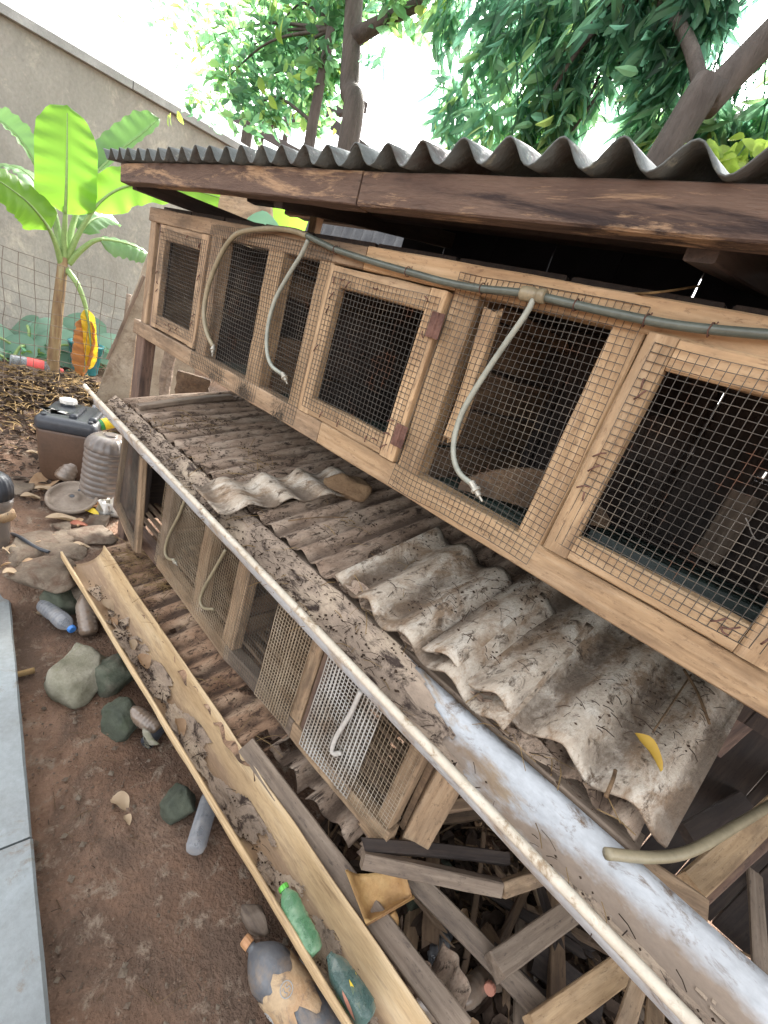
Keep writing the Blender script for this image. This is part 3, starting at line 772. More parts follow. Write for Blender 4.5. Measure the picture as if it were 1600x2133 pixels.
for k in range(11):  # blue-black boards colour in the dim space under the roof
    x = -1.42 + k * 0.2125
    board('roof_back_board', (x + 0.1, 0.64, 1.66), (x + 0.1, 0.64, 1.90), 0.211, 0.015, (0, 1, 0), M['dim_navy'], H)
for k, (x0, x1) in enumerate(((-2.33, -1.55), (-1.60, -0.82), (-0.87, -0.09), (-0.14, 0.92))):
    sheet('roof_sheet', (x0, -0.135, 1.793 + 0.002 * k), (1, 0, 0), (0, 1, 0.19), x1 - x0, 0.88, 0.087, 0.0170, M['roof_metal'], H, 14, 12, 0.007, thick=0.0025, edge=0.006, phase=(x0 + 2.33) / 0.087)

# tray under the upper tier
def tray_holes(u, v, s): return False
sheet('dung_tray', (-2.08, -0.10, tray_z(-0.10)), (1, 0, 0), (0, 1, 0.19), 2.19, 0.62, 0.072, 0.0105, M['tray_rust'], H, 16, 8, 0.006, edge=0.012, outline=lambda u, v, h: (u, v + 0.022 + 0.012 * u, h))
a, b = on_tray(288, 848, 0.02), on_tray(482, 826, 0.02)
board('tray_edge_board', a, b, 0.035, 0.02, (0, -0.2, 1), M['grey_wood'], H)
for y in (-0.03, 0.5):
    board('tray_beam', (-2.1, y, tray_z(y) - 0.05), (0.12, y, tray_z(y) - 0.05), 0.05, 0.05, (0, -1, 0), M['grey_wood'], H, seg=14)

# lower tier
Z0, Z1 = 0.315, 0.80
def lz(x): return 0.322 - 0.03 * math.exp(-((x + 1.2) / 0.5) ** 2) + 0.03 * sstep(-1.0, -0.3, x)      # the sill sags
prev = None
for xa, xb, m in ((-2.28, -1.72, 'red_wood'), (-1.718, -1.1, 'pine_old'), (-1.098, -0.68, 'grey_wood'), (-0.678, -0.26, 'pine_old')):
    board('bottom_rail', (xa, 0.014, lz(xa) - 0.004), (xb, 0.014, lz(xb) - 0.004), 0.06, 0.04, (0, -1, 0), M[m], H, seg=10)
board('top_rail', (-2.22, 0.014, 0.80), (-0.26, 0.014, 0.80), 0.05, 0.04, (0, -1, 0), M['grey_wood'], H, seg=14)
for x, w, m in ((-1.70, 0.06, 'grey_wood'), (-1.345, 0.07, 'pine_old'), (-1.10, 0.075, 'pine_old'), (-0.685, 0.05, 'pine_old'), (-0.632, 0.045, 'red_wood'), (-0.292, 0.045, 'pine_old')):
    board('post', (x, 0.02, lz(x) + 0.03), (x, 0.02, 0.775), w, 0.04, (0, -1, 0), M[m], H)
# left lower door hangs ajar
D = group_part('door', H, (-2.2, 0, 0.3))
TL, TR, BL, BR = P(262, 905, 'y', -0.005), P(345, 930, 'y', -0.055), P(243, 1050, 'y', -0.005), P(286, 1146, 'y', -0.06)
TL.z = TR.z = 0.74; TL.x, TR.x = -2.2, -1.86
board('stile', BL, TL, 0.035, 0.022, (-0.15, -1, 0), M['pine'], D)
board('stile', BR, TR, 0.062, 0.022, (-0.15, -1, 0), M['pine_old'], D)
board('rail', BL + Vector((0.02, 0.003, -0.0)), BR + Vector((-0.02, 0.003, 0.0)), 0.045, 0.02, (-0.15, -1, 0), M['pine_old'], D)
off = Vector((0.0, -0.014, 0))
wire_panel('wire_mesh', TL + off, TR + off, BR + off, BL + off, PITCH, 0.0006, 0.0006, M['wire'], D)
board('post', (-2.235, 0.02, 0.335), (-2.215, 0.02, 0.775), 0.05, 0.04, (0, -1, 0), M['red_wood'], H)
board('leg', (-2.14, 0.06, 0.12), (-2.14, 0.06, 0.80), 0.10, 0.05, (0, -1, 0), M['dark_wood'], H)
# lower mesh: the clean left bays, the caked middle bays, the white caked right bay
def lowmesh(x0, x1, rv, mat, cake=0.0, wob=0.004):
    wire_panel('wire_mesh', (x0, -0.008, 0.80), (x1, -0.008, 0.80), (x1, -0.010, lz(x1) - 0.012), (x0, -0.010, lz(x0) - 0.012), PITCH, rv, rv * 0.85, M[mat], H, wob, 0.003, cake, 0.04)
lowmesh(-1.735, -1.375, 0.0009, 'wire_caked', 0.6, 0.007)
lowmesh(-1.365, -1.07, 0.0009, 'wire_caked', 0.8, 0.007)
lowmesh(-1.06, -0.875, 0.0007, 'wire', 0.0)
lowmesh(-0.875, -0.70, 0.0018, 'wire_caked', 0.8)
lowmesh(-0.625, -0.41, 0.0021, 'wire_white', 0.7)
lowmesh(-0.41, -0.275, 0.0008, 'wire_caked', 0.8)
for x in (-1.75, -1.36, -1.09, -0.66):
    z = lz(x) + 0.03; k = 0
    while z < 0.76:
        h = rnd.uniform(0.08, 0.13)
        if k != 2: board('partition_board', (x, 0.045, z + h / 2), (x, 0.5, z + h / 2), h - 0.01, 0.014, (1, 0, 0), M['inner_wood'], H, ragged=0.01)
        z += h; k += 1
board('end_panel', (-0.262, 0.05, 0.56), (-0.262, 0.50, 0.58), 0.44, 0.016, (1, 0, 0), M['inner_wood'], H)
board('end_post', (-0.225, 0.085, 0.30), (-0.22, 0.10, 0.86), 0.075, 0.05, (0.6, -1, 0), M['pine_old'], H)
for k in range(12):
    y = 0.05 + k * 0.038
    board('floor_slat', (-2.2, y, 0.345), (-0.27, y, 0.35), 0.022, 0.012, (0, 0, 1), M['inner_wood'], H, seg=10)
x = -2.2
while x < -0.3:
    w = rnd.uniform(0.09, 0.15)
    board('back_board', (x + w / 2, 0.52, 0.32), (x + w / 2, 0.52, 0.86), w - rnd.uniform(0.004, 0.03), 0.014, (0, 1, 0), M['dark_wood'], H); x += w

# lower tray with rotted holes
hc = on_low(610, 1590, 0.0); lo = Vector((-2.02, -0.125, low_z(-0.125)))
def low_holes(u, v, s):
    x, y = lo.x + u, lo.y + v
    k = ((x - hc.x) / 0.13) ** 2 + ((y - hc.y) / 0.07) ** 2 + 0.9 * fbm((x * 18, y * 18, 1), 1.0, 3)
    return k < 0.9 or fbm((x * 12, y * 12, 8), 1.0, 3) > 0.62
sheet('dung_tray', lo, (1, 0, 0), (0, 1, 0.2), 1.36, 0.62, 0.088, 0.013, M['low_rust'], H, 26, 10, 0.008, holes=low_holes, edge=0.02)
sheet('dung_tray', on_low(560, 1560, -0.02), (1, 0.08, 0), (0.0, 1, 0.16), 0.42, 0.5, 0.11, 0.016, M['tray_rust'], H, 18, 10, 0.012, holes=lambda u, v, s: fbm((u * 14 + 3, v * 14, 1), 1.0, 3) > 0.38, edge=0.03)
a, b = P(515, 1555, 'z', 0.215), P(965, 2150, 'z', 0.16)
board('tray_beam', a, b, 0.055, 0.045, (0.1, -0.5, 1), M['grey_wood'], H, seg=14)

# ------------------------------------------------------------------ gutters
def sweep(f0, f1, prof, n=60, wob=0.002, s=0.0):
    """f0/f1: (front, back) rim points at both ends; prof: list of (t across, depth)"""
    mb = MB(); m = len(prof)
    for i in range(n + 1):
        u = i / n; F = f0[0].lerp(f1[0], u); B = f0[1].lerp(f1[1], u)
        for (t, d) in prof:
            p = F.lerp(B, t); w = wob * fbm((u * 7 + s, t * 2, 0), 1.0, 3)
            mb.v.append((p.x, p.y + w, p.z + d + w))
    for i in range(n):
        for j in range(m - 1):
            a = i * m + j; mb.f.append((a, a + 1, a + m + 1, a + m))
    mb.m = [0] * len(mb.f)
    return mb

def solid(o, t, off=-1):
    md = o.modifiers.new('thickness', 'SOLIDIFY'); md.thickness = t; md.offset = off; return o

def fill(f0, f1, lo, hi, level, rough, keep, n=520, m=26, s=0.0):
    """silt lying in a trough: patches kept where keep(u, t) is true"""
    mb = MB()
    for i in range(n + 1):
        u = i / n; F = f0[0].lerp(f1[0], u); B = f0[1].lerp(f1[1], u)
        for j in range(m + 1):
            t = lo(u) + (hi(u) - lo(u)) * j / m
            p = F.lerp(B, t)
            h = level(u, t) + rough * fbm((u * 30 + s, t * 4, 0), 1.0, 5) - (0.006 if j in (0, m) else 0)
            mb.v.append((p.x, p.y, p.z + h))
    for i in range(n):
        for j in range(m):
            if keep((i + 0.5) / n, lo(i / n) + (hi(i / n) - lo(i / n)) * (j + 0.5) / m):
                a = i * (m + 1) + j; mb.f.append((a, a + 1, a + m + 2, a + m + 1))
    mb.m = [0] * len(mb.f)
    return mb

def interp(pr, t):
    for (a, da), (b, db) in zip(pr, pr[1:]):
        if a <= t <= b: return da + (db - da) * (t - a) / (b - a)
    return pr[-1][1]

# upper gutter: white plastic, moulded front bead, brown silt
G1F = (Vector((-2.10, -0.184, 0.918)), Vector((0.36, -0.212, 0.884)))
G1B = (Vector((-2.10, -0.096, 0.914)), Vector((0.36, -0.056, 0.886)))
pr1 = [(0.0, 0.0), (0.03, -0.02), (0.08, -0.038), (0.16, -0.050), (0.28, -0.056), (0.42, -0.055), (0.55, -0.048), (0.62, -0.041), (0.64, -0.036), (0.78, -0.020), (0.80, -0.014), (0.90, -0.006), (1.0, 0.0)]
g = thing('roof_gutter', 'long white plastic gutter full of brown silt along the upper dung tray', 'gutter', (-0.9, -0.14, 0.85))
o = build('trough', sweep((G1F[0], G1B[0]), (G1F[1], G1B[1]), pr1, 90), M['gutter_white'], g, None, True)
o.data.attributes.new('trough', 'FLOAT', 'POINT').data.foreach_set('value', [max(0.0, 1.5 * (1 - abs(t - 0.56) / 0.30)) for _ in range(91) for (t, d_) in pr1])
solid(o, 0.003)
d = (G1F[1] - G1F[0]).normalized()
tube('bead', [G1F[0] - d * 0.11 + Vector((0, 0, 0.003)), G1F[0], G1F[0].lerp(G1F[1], 0.33), G1F[0].lerp(G1F[1], 0.66), G1F[1] + Vector((0, 0, 0.002))], 0.0085, M['gutter_bead'], g, 12, 10)
def keep1(u, t):
    k = fbm((u * 9, t * 2.2, 2), 1.0, 5)
    return t < 1.15 - 0.66 * sstep(0.64, 0.78, u) - 0.08 * sstep(0.78, 1.0, u) + 0.40 * k
o = build('silt', fill((G1F[0], G1B[0]), (G1F[1], G1B[1]), lambda u: 0.06, lambda u: 1.03 - 0.30 * sstep(0.70, 0.80, u),
    lambda u, t: interp(pr1, min(1, t)) + (0.016 - 0.008 * sstep(0.65, 0.8, u)) * (1 - 0.5 * t) + 0.003, 0.006, keep1), M['gutter_silt'], g, None, True, 'stuff')

# lower gutter: yellowed half pipe
G2F = (P(128, 1150, 'z', 0.25), P(745, 2160, 'z', 0.205))
G2B = (P(216, 1136, 'z', 0.252), P(915, 2160, 'z', 0.207))
pr2 = [(0.5 - 0.5 * math.cos(math.pi * k / 12), -0.078 * math.sin(math.pi * k / 12) ** 0.85) for k in range(13)]
g2 = thing('split_pipe_gutter', 'yellowed half pipe gutter lowest down beside the soil path', 'gutter', (-0.95, -0.2, 0.16))
o = build('trough', sweep((G2F[0], G2B[0]), (G2F[1], G2B[1]), pr2, 80, 0.003, 4), M['bamboo'], g2, None, True)
o.data.attributes.new('trough', 'FLOAT', 'POINT').data.foreach_set('value', [max(0.0, 2.2 * (1 - abs(t - 0.48) / 0.44)) for _ in range(81) for (t, d_) in pr2])  # brown across the pipe: mud plus painted-in shading of its curve
solid(o, 0.004, 1)
tube('rim', [G2F[0], G2F[0].lerp(G2F[1], 0.35), G2F[0].lerp(G2F[1], 0.7), G2F[1]], 0.0045, M['bamboo'], g2, 8, 10)
build('silt', fill((G2F[0], G2B[0]), (G2F[1], G2B[1]), lambda u: 0.16, lambda u: 0.78, lambda u, t: interp(pr2, t) + 0.008, 0.006,
    lambda u, t: u > 0.10 and fbm((u * 14, t * 2.5, 7), 1.0, 5) > (0.10 if u < 0.22 else -0.45) + 2.3 * abs(t - 0.42) - 0.16, s=9), M['gutter_silt'], g2, None, True, 'stuff')

# ------------------------------------------------------------------ loose sheets, block and dirt on the trays
o = sheet('cement_sheet_offcut', on_tray(455, 1063, 0.035), on_tray(660, 1035, 0.035) - on_tray(455, 1063, 0.035), on_tray(380, 985, 0.05) - on_tray(455, 1063, 0.035), 0.50, 0.16, 0.125, 0.012, M['cement_sheet'], None, 10, 10, 0.005, edge=0.02, thick=0.005, phase=0.3)
tag(o, 'small broken grey corrugated offcut on the rusty tray beside a brown block', 'roofing sheet', 'loose sheets on the upper tray')
a = on_tray(700, 1215, 0.03); b = on_tray(990, 1445, 0.03)
o = sheet('cement_sheet', Vector((a.x - 0.02, a.y + 0.02, tray_z(a.y) + 0.030)), (1, -0.05, 0), (-0.02, 1, 0.21), 0.50, 0.40, 0.125, 0.017, M['cement_sheet'], None, 16, 12, 0.003, edge=0.012, thick=0.006, phase=0.1)
tag(o, 'mottled wavy cement sheet on the tray half covered by the larger sheet', 'roofing sheet', 'loose sheets on the upper tray')
def skew(u, v, h):
    return u + 0.10 * v * (u / 0.5) - 0.02 * v, v - 0.03 * (u - 0.25) , h
o = sheet('cement_sheet', Vector((-0.345, -0.085, tray_z(-0.085) + 0.048)), (1, 0.06, 0.012), (0, 1, 0.175), 0.485, 0.55, 0.122, 0.0165, M['cement_sheet'], None, 18, 12, 0.003, edge=0.012, thick=0.006, phase=0.55, outline=skew)
tag(o, 'largest wavy cement sheet on the tray with a mustard leaf on it', 'roofing sheet', 'loose sheets on the upper tray')
c = on_tray(725, 1015, 0.035)
tag(rock('cement_block', c, (0.085, 0.06, 0.055), M['soil_block'], 21, 0.6, None, 0.5), 'brown rounded block on the tray under the middle mesh door', 'block')

mb = MB()      # torn rusty edge curling out beside the gutter
for (px, py) in [(1000, 1455), (1040, 1500), (1090, 1560), (870, 1355), (740, 1235)]:
    p = on_tray(px, py, 0.01)
    sgeo = MB(); leaf_geo(sgeo, p - Vector((0.05, 0.0, 0.0)), (0.9, 0.15, 0.1), (rnd.uniform(-.3, .3), -0.5, 1), 0.12, 0.035, 0.2, 0.35, 7, 0, 0.1)
    mb.add(sgeo.v, sgeo.f)
solid(build('rust_flakes', mb, M['tray_rust'], H, None, True, 'stuff'), 0.002)

def scatter(name, n, place, mat, parent=None, lmin=0.006, lmax=0.03, r=0.0009, flat=0.3, label=None, kindshape='twig'):
    mb = MB()
    for _ in range(n):
        p = place()
        if p is None: continue
        a = rnd.uniform(0, 6.283); L = rnd.uniform(lmin, lmax)
        d = Vector((math.cos(a), math.sin(a), rnd.uniform(-flat, flat)))
        if kindshape == 'twig':
            tube_geo(mb, [p, p + d * L * 0.5 + Vector((0, 0, 0.1 * L)), p + d * L], r * rnd.uniform(0.6, 1.6), 3, False)
        elif kindshape == 'leaf':
            leaf_geo(mb, p, d, (rnd.uniform(-.6, .6), rnd.uniform(-.6, .6), 1), L, L * rnd.uniform(0.35, 0.6), rnd.uniform(-.2, .4), rnd.uniform(0.1, 0.5), 3)
        else:
            k = len(mb.v); s = L * 0.5
            q = [(1, 0, 0), (-1, 0, 0), (0, 1, 0), (0, -1, 0), (0, 0, 1), (0, 0, -1)]
            mb.v += [tuple(p + Vector((x * s * rnd.uniform(.6, 1.3), y * s * rnd.uniform(.6, 1.3), z * s * rnd.uniform(.4, .9)))) for x, y, z in q]
            mb.f += [tuple(i + k for i in f) for f in ((0, 2, 4), (2, 1, 4), (1, 3, 4), (3, 0, 4), (2, 0, 5), (1, 2, 5), (3, 1, 5), (0, 3, 5))]
            mb.m += [0] * 8
    o = build(name, mb, mat, parent, None, False, 'stuff')
    if label: o['label'] = label
    return o

def on_sheets():
    x = rnd.uniform(-0.62, 0.12); y = rnd.uniform(-0.03, 0.30)
    if fbm((x * 6, y * 6, 4), 1.0, 3) < -0.05: return None
    return Vector((x, y, tray_z(y) + 0.052 + (0.024 if x > -0.34 else 0.0)))
def on_tray_r():
    x = rnd.uniform(-2.0, 0.05); y = rnd.uniform(-0.09, 0.2)
    if fbm((x * 5, y * 9, 6), 1.0, 3) < 0.0: return None
    return Vector((x, y, tray_z(y) + 0.013))
def in_g1():
    u = rnd.random(); t = rnd.uniform(0.15, 0.9)
    if u > 0.72 and (t > 0.5 or rnd.random() < 0.6): return None
    return G1F[0].lerp(G1F[1], u).lerp(G1B[0].lerp(G1B[1], u), t) + Vector((0, 0, interp(pr1, t) + 0.022))
def in_g2(u0=0.08, u1=1.0, t0=0.25, t1=0.55):
    u = rnd.uniform(u0, u1); t = rnd.uniform(t0, t1)
    if fbm((u * 20, t * 2, 3), 1.0, 3) < -0.02: return None
    return G2F[0].lerp(G2F[1], u).lerp(G2B[0].lerp(G2B[1], u), t) + Vector((0, 0, interp(pr2, t) + 0.012))
def on_low_r():
    x = rnd.uniform(-1.98, -0.75); y = rnd.uniform(-0.12, 0.2)
    if fbm((x * 5, y * 9, 16), 1.0, 3) < 0.05: return None
    return Vector((x, y, low_z(y) + 0.014))
for nm, fn, n in (('twig_litter', on_sheets, 420), ('twig_litter', on_tray_r, 900), ('twig_litter', in_g1, 520), ('twig_litter', in_g2, 150), ('twig_litter', on_low_r, 600)):
    tag(scatter(nm, n, fn, M['litter_dark'], None, 0.008, 0.035, 0.0007))
for nm, fn, n in (('dung_crumbs', on_tray_r, 1500), ('dung_crumbs', in_g1, 900), ('dung_crumbs', lambda: in_g2(0.12, 0.4), 160), ('dung_crumbs', in_g2, 260), ('dung_crumbs', on_low_r, 900), ('dung_crumbs', on_sheets, 300)):
    scatter(nm, n, fn, M['dropping'], None, 0.003, 0.009, kindshape='crumb')
scatter('straw_litter', 330, on_tray_r, M['straw'], None, 0.03, 0.09, 0.0007)
scatter('straw_litter', 120, in_g1, M['straw'], None, 0.02, 0.06, 0.0007)
scatter('straw_litter', 260, lambda: (lambda v: v if v is None else v + Vector((0, 0.0, 0.004)))(on_low_r()) if rnd.random() < 0.6 else Vector((rnd.uniform(-1.95, -1.6), rnd.uniform(-0.1, 0.05), low_z(-0.03) + rnd.uniform(0.01, 0.03))), M['straw'], None, 0.04, 0.12, 0.0008)

# ------------------------------------------------------------------ drinker hoses
def line(name, label, pts, r, mat, drops=(), y=-0.02, cat='drinker hose'):
    w = [p if isinstance(p, Vector) else P(p[0], p[1], 'y', y) for p in pts]
    t = thing(name, label, cat, w[0])
    tube('pipe', w, r, mat, t, 10, 8)
    return t
def nipple(t, px, py, y, d=(0.5, -0.2, -0.7), k=1.0, mat='nipple'):
    p = P(px, py, 'y', y)
    Mw = axisM(p, d)
    build('nipple', lathe_geo(MB(), [(0.0062 * k, -0.006 * k), (0.0062 * k, 0.008 * k), (0.009 * k, 0.009 * k), (0.009 * k, 0.014 * k), (0.005 * k, 0.015 * k), (0.005 * k, 0.024 * k), (0.002 * k, 0.025 * k), (0.002 * k, 0.036 * k)], 10), M[mat], t, Mw, False)
t = line('drinker_hose', 'stained grey hose arching over the far cages into the top drinker line', [(444, 722), (430, 690), (425, 645), (436, 590), (458, 535), (480, 500), (505, 483), (560, 476), (608, 480), (640, 491)], 0.0074, M['hose_cream'])
nipple(t, 444, 722, -0.02)
t = line('drinker_hose', 'dark grey main hose running along the top rail of the upper cages', [(640, 491), (672, 507), (700, 520), (770, 543), (850, 566), (930, 588), (1000, 601), (1060, 607), (1110, 614), (1200, 635), (1300, 657), (1400, 676), (1500, 688), (1640, 700)], 0.0070, M['hose_dark'])
for (px, py) in ((700, 521), (850, 566), (1005, 601), (1200, 635), (1345, 667), (1480, 687)):
    q = P(px, py, 'y', -0.018); lp = [q + Vector((rnd.uniform(-.001, .001), 0.0095 * math.cos(a), 0.0095 * math.sin(a))) for a in [k * 0.7 for k in range(10)]]
    build('wire_tie', tube_geo(MB(), lp + [lp[-1] + Vector((0.004, -0.006, 0.012))], 0.0011, 5), M['rust'], t, None, True)
t = line('drinker_hose', 'grey dropper tube curving down between the second and third cages', [(642, 500), (628, 530), (600, 575), (573, 625), (558, 680), (556, 730), (566, 762), (590, 781)], 0.0056, M['hose_pale'], y=-0.024)
nipple(t, 590, 781, -0.024, (0.9, -0.1, -0.45))
t = line('drinker_hose', 'pale dropper tube curving down across the open mesh cage right of centre', [(1112, 622), (1095, 655), (1050, 720), (1000, 795), (965, 855), (948, 905), (945, 950), (957, 985), (985, 1010)], 0.0056, M['hose_pale'], y=-0.024)
nipple(t, 985, 1010, -0.024, (0.9, -0.1, -0.5), 1.1)
p = P(1110, 614, 'y', -0.022)
build('tee_joint', lathe_geo(MB(), [(0.011, -0.022), (0.0125, -0.02), (0.0125, 0.0), (0.0105, 0.002), (0.0105, 0.01), (0.0125, 0.012), (0.0125, 0.022), (0.011, 0.024)], 12), M['hose_cream'], t, axisM(p, (1, 0, 0.05)), True)
t = line('drinker_hose', 'cream tube hanging in the second opening of the lower tier', [(388, 1035), (372, 1075), (352, 1115), (344, 1145), (349, 1162), (365, 1168)], 0.0058, M['hose_cream'])
nipple(t, 362, 1167, -0.02, (1, 0, -0.1))
t = line('drinker_hose', 'cream tube hanging in the third opening of the lower tier', [(470, 1145), (445, 1190), (425, 1225), (417, 1250), (424, 1266), (445, 1269)], 0.0058, M['hose_cream'])
t = line('drinker_hose', 'white caked tube hanging in front of the whitened lower mesh', [(752, 1440), (728, 1490), (702, 1532), (692, 1560), (697, 1570), (710, 1568)], 0.0068, M['hose_white'])
t = line('drinker_hose', 'stiff yellowish hose sticking out at the right end of the big wavy sheet', [P(1262, 1778, 'z', 0.90), P(1360, 1786, 'z', 0.905), P(1440, 1772, 'z', 0.91), P(1530, 1722, 'z', 0.92), P(1640, 1655, 'z', 0.93)], 0.0085, M['hose_cream'])
# a bowed brown feed board and foil inside the open cage
mb = MB(); n = 18
a0, a1 = Vector((-0.50, 0.10, 1.228)), Vector((-0.22, 0.34, 1.245))
for i in range(n + 1):
    u = i / n; p = a0.lerp(a1, u); h = 0.075 * math.sin(math.pi * u) ** 0.8
    mb.v += [(p.x, p.y, p.z), (p.x, p.y, p.z + 0.02 + h), (p.x - 0.008, p.y + 0.012, p.z + 0.02 + h), (p.x - 0.008, p.y + 0.012, p.z)]
for i in range(n):
    for j in range(4):
        a = i * 4 + j; b = i * 4 + (j + 1) % 4; mb.f.append((a, a + 4, b + 4, b))
mb.f += [(0, 1, 2, 3), tuple(range(n * 4 + 3, n * 4 - 1, -1))]; mb.m = [0] * len(mb.f)
tag(build('feed_board', mb, M['inner_wood']), 'bowed brown board standing on the floor of the open mesh cage', 'board')

# ------------------------------------------------------------------ banana plant
XB = -4.7
bt = thing('banana_plant', 'young banana plant with bright upright leaf in front of the wall', 'banana plant', P(105, 815, 'x', XB))
tube('stem', [P(105, 835, 'x', XB), P(112, 740, 'x', XB), P(120, 650, 'x', XB), P(128, 575, 'x', XB), P(132, 535, 'x', XB)], 0.1, M['banana_stem'], bt, 14, 8, rf=lambda u: 0.048 - 0.016 * u)
def banana_leaf(pts, dx, w, mat, split=0.3, nrm=None, name='leaf', sag=0.0, ragged=0.10, fold=0.22, pet=True, twist=0.0, one=0):
    """pts: photo pixels of the midrib from stem to tip, dx: depth offsets"""
    path = [P(px, py, 'x', XB + dd) for (px, py), dd in zip(pts, dx)]
    path = smooth_path(path, 8); n = len(path); k = int(split * n)
    if pet: build('stalk', tube_geo(MB(), path[:k + 3], 0.02, 8, True, lambda u: 0.026 - 0.013 * u), M['petiole'], bt, None, True)
    mb = MB(); cols = 6; s0 = rnd.random() * 20; bl = path[k:]; m = len(bl)
    for i, p in enumerate(bl):
        u = i / (m - 1); d = (bl[min(i + 1, m - 1)] - bl[max(i - 1, 0)]).normalized()
        nn = Vector(nrm) if nrm else (EYE - p)
        if twist: nn = Matrix.Rotation(twist * u, 3, d) @ nn
        s = nn.cross(d).normalized(); N = d.cross(s).normalized()
        hw = 0.5 * w * min(1, (u / 0.14) ** 0.6 if u > 0 else 0) * (1 - max(0, (u - 0.62) / 0.38) ** 2.2) ** 0.7 if u < 1 else 0.0
        for j in range(-cols, cols + 1):
            v = j / cols; e = 1 + ragged * fbm((u * 9 + s0, math.copysign(1, v) * 3, 0), 1.0, 4)
            if one and v * one < 0: e *= 0.35
            q = p + s * (hw * v * e) + N * (fold * hw * abs(v) - sag * hw * v * v + 0.012 * math.sin(u * 40 + abs(v) * 3) * abs(v))
            mb.v.append(tuple(q))
    c2 = 2 * cols + 1
    for i in range(m - 1):
        for j in range(c2 - 1):
            a = i * c2 + j; mb.f.append((a, a + 1, a + c2 + 1, a + c2))
    mb.m = [0] * len(mb.f)
    lf = build(name, mb, mat, bt, None, True)
    build('midrib', tube_geo(MB(), [q + (EYE - q).normalized() * 0.004 for q in bl[:-2]], 0.012, 6, True, lambda u: 0.012 - 0.009 * u), M['petiole'], lf, None, True)
banana_leaf([(133, 548), (134, 490), (137, 430), (139, 360), (140, 290), (140, 218)], [0, 0.02, 0.05, 0.06, 0.0, -0.1], 0.38, M['banana'], 0.36, fold=0.1, ragged=0.05)
banana_leaf([(128, 550), (115, 505), (95, 465), (62, 425), (25, 395), (-20, 365)], [0, .05, .1, .15, .2, .25], 0.28, M['banana'], 0.34, nrm=(0.75, -0.3, 0.45), sag=0.5)
banana_leaf([(130, 545), (118, 480), (95, 415), (60, 365), (15, 345), (-40, 350)], [0, -.1, -.25, -.4, -.5, -.6], 0.26, M['banana_top'], 0.38, nrm=(0.4, 0.2, 0.9), sag=0.3)
banana_leaf([(133, 540), (112, 440), (82, 360), (48, 300), (12, 262), (-25, 238)], [0, -.15, -.3, -.4, -.45, -.5], 0.19, M['banana_top'], 0.46, nrm=(0.8, 0.3, 0.5), fold=0.7)
banana_leaf([(137, 535), (158, 450), (200, 365), (250, 315), (295, 280), (332, 246)], [0, -.15, -.35, -.5, -.55, -.6], 0.22, M['banana_top'], 0.42, nrm=(0.7, -0.5, 0.5), fold=0.9)
banana_leaf([(140, 540), (165, 485), (205, 425), (258, 390), (330, 383), (410, 398), (500, 425)], [0, .05, .1, .15, .2, .25, .3], 0.32, M['banana'], 0.30, nrm=(0.8, -0.45, 0.5), sag=0.2)
banana_leaf([(140, 545), (158, 500), (185, 463), (215, 452), (248, 466)], [0, -.1, -.2, -.3, -.4], 0.22, M['banana_top'], 0.35, nrm=(0.5, 0.0, 0.8), ragged=0.25)
banana_leaf([(143, 548), (168, 522), (202, 500), (245, 503), (285, 515), (318, 535)], [0, .05, .1, .1, .1, .1], 0.20, M['banana_top'], 0.42, nrm=(0.55, -0.1, 0.8), sag=0.9, ragged=0.2)
banana_leaf([(138, 560), (160, 590), (176, 630), (184, 670), (187, 710), (180, 745), (172, 785)], [0, .1, .12, .12, .12, .12, .12], 0.22, M['dead_leaf'], 0.45, fold=0.5, ragged=0.35, name='dead_leaf', one=-1)
banana_leaf([(178, 640), (184, 668), (188, 705), (190, 740), (186, 770)], [.13, .14, .14, .14, .14], 0.10, M['yellow_leaf'], 0.05, fold=0.4, ragged=0.15, name='dead_leaf', pet=False)

# low blue green leaves along the wall
def taro(px, py, w, dx, rot, label, n=3):
    base = P(px, py + 45, 'x', dx); base.z = ground_z(base.x, base.y)
    t = thing('cocoyam_plant', label, 'plant', base, 'broad leaved plants along the foot of the wall')
    for k in range(n):
        a = rot + k * 2.1; off = Vector((0.1 * k * math.cos(a), w * 0.55 * (k - (n - 1) / 2), 0.06 * ((k * 2) % 3)))
        c = P(px, py, 'x', dx) + off
        mb = MB(); leaf_geo(mb, c + Vector((-0.1 * math.cos(a), -w * 0.5 * math.sin(a), 0)), (0.3 * math.cos(a), math.sin(a), -0.1), (0.75, -0.3, 0.6), w, w * 0.85, 0.2, -0.12, 10, 0, 0.03)
        build('leaf', mb, M['taro'], t, None, True)
        tube('stalk', [base, base.lerp(c, 0.6) + Vector((0.03, 0, 0.05)), c], 0.012, M['petiole'], t, 6, 5)
taro(62, 712, 0.55, -5.2, 1.2, 'broad dull green leaves left of the banana stem')
taro(190, 708, 0.48, -5.3, 1.6, 'broad dull green leaves right of the banana stem behind the dead leaf')
taro(20, 750, 0.42, -4.95, 1.4, 'darker low broad leaves at the left edge under the wall', 2)
mb = MB()
for _ in range(200):
    p = P(rnd.uniform(20, 230), rnd.uniform(725, 790), 'x', rnd.uniform(-5.6, -5.0)); p.z = max(p.z, ground_z(p.x, p.y) + 0.01)
    leaf_geo(mb, p, (rnd.uniform(-1, 1), rnd.uniform(-1, 1), rnd.uniform(-.2, .8)), (rnd.uniform(-1, 1), rnd.uniform(-1, 1), 1), rnd.uniform(.05, .13), rnd.uniform(.02, .05), 0.3, 0.2, 3)
tag(build('ground_weeds', mb, M['leaf_citrus'], None, None, True), kind='stuff')
mb = MB()
c = P(73, 748, 'x', -5.0)
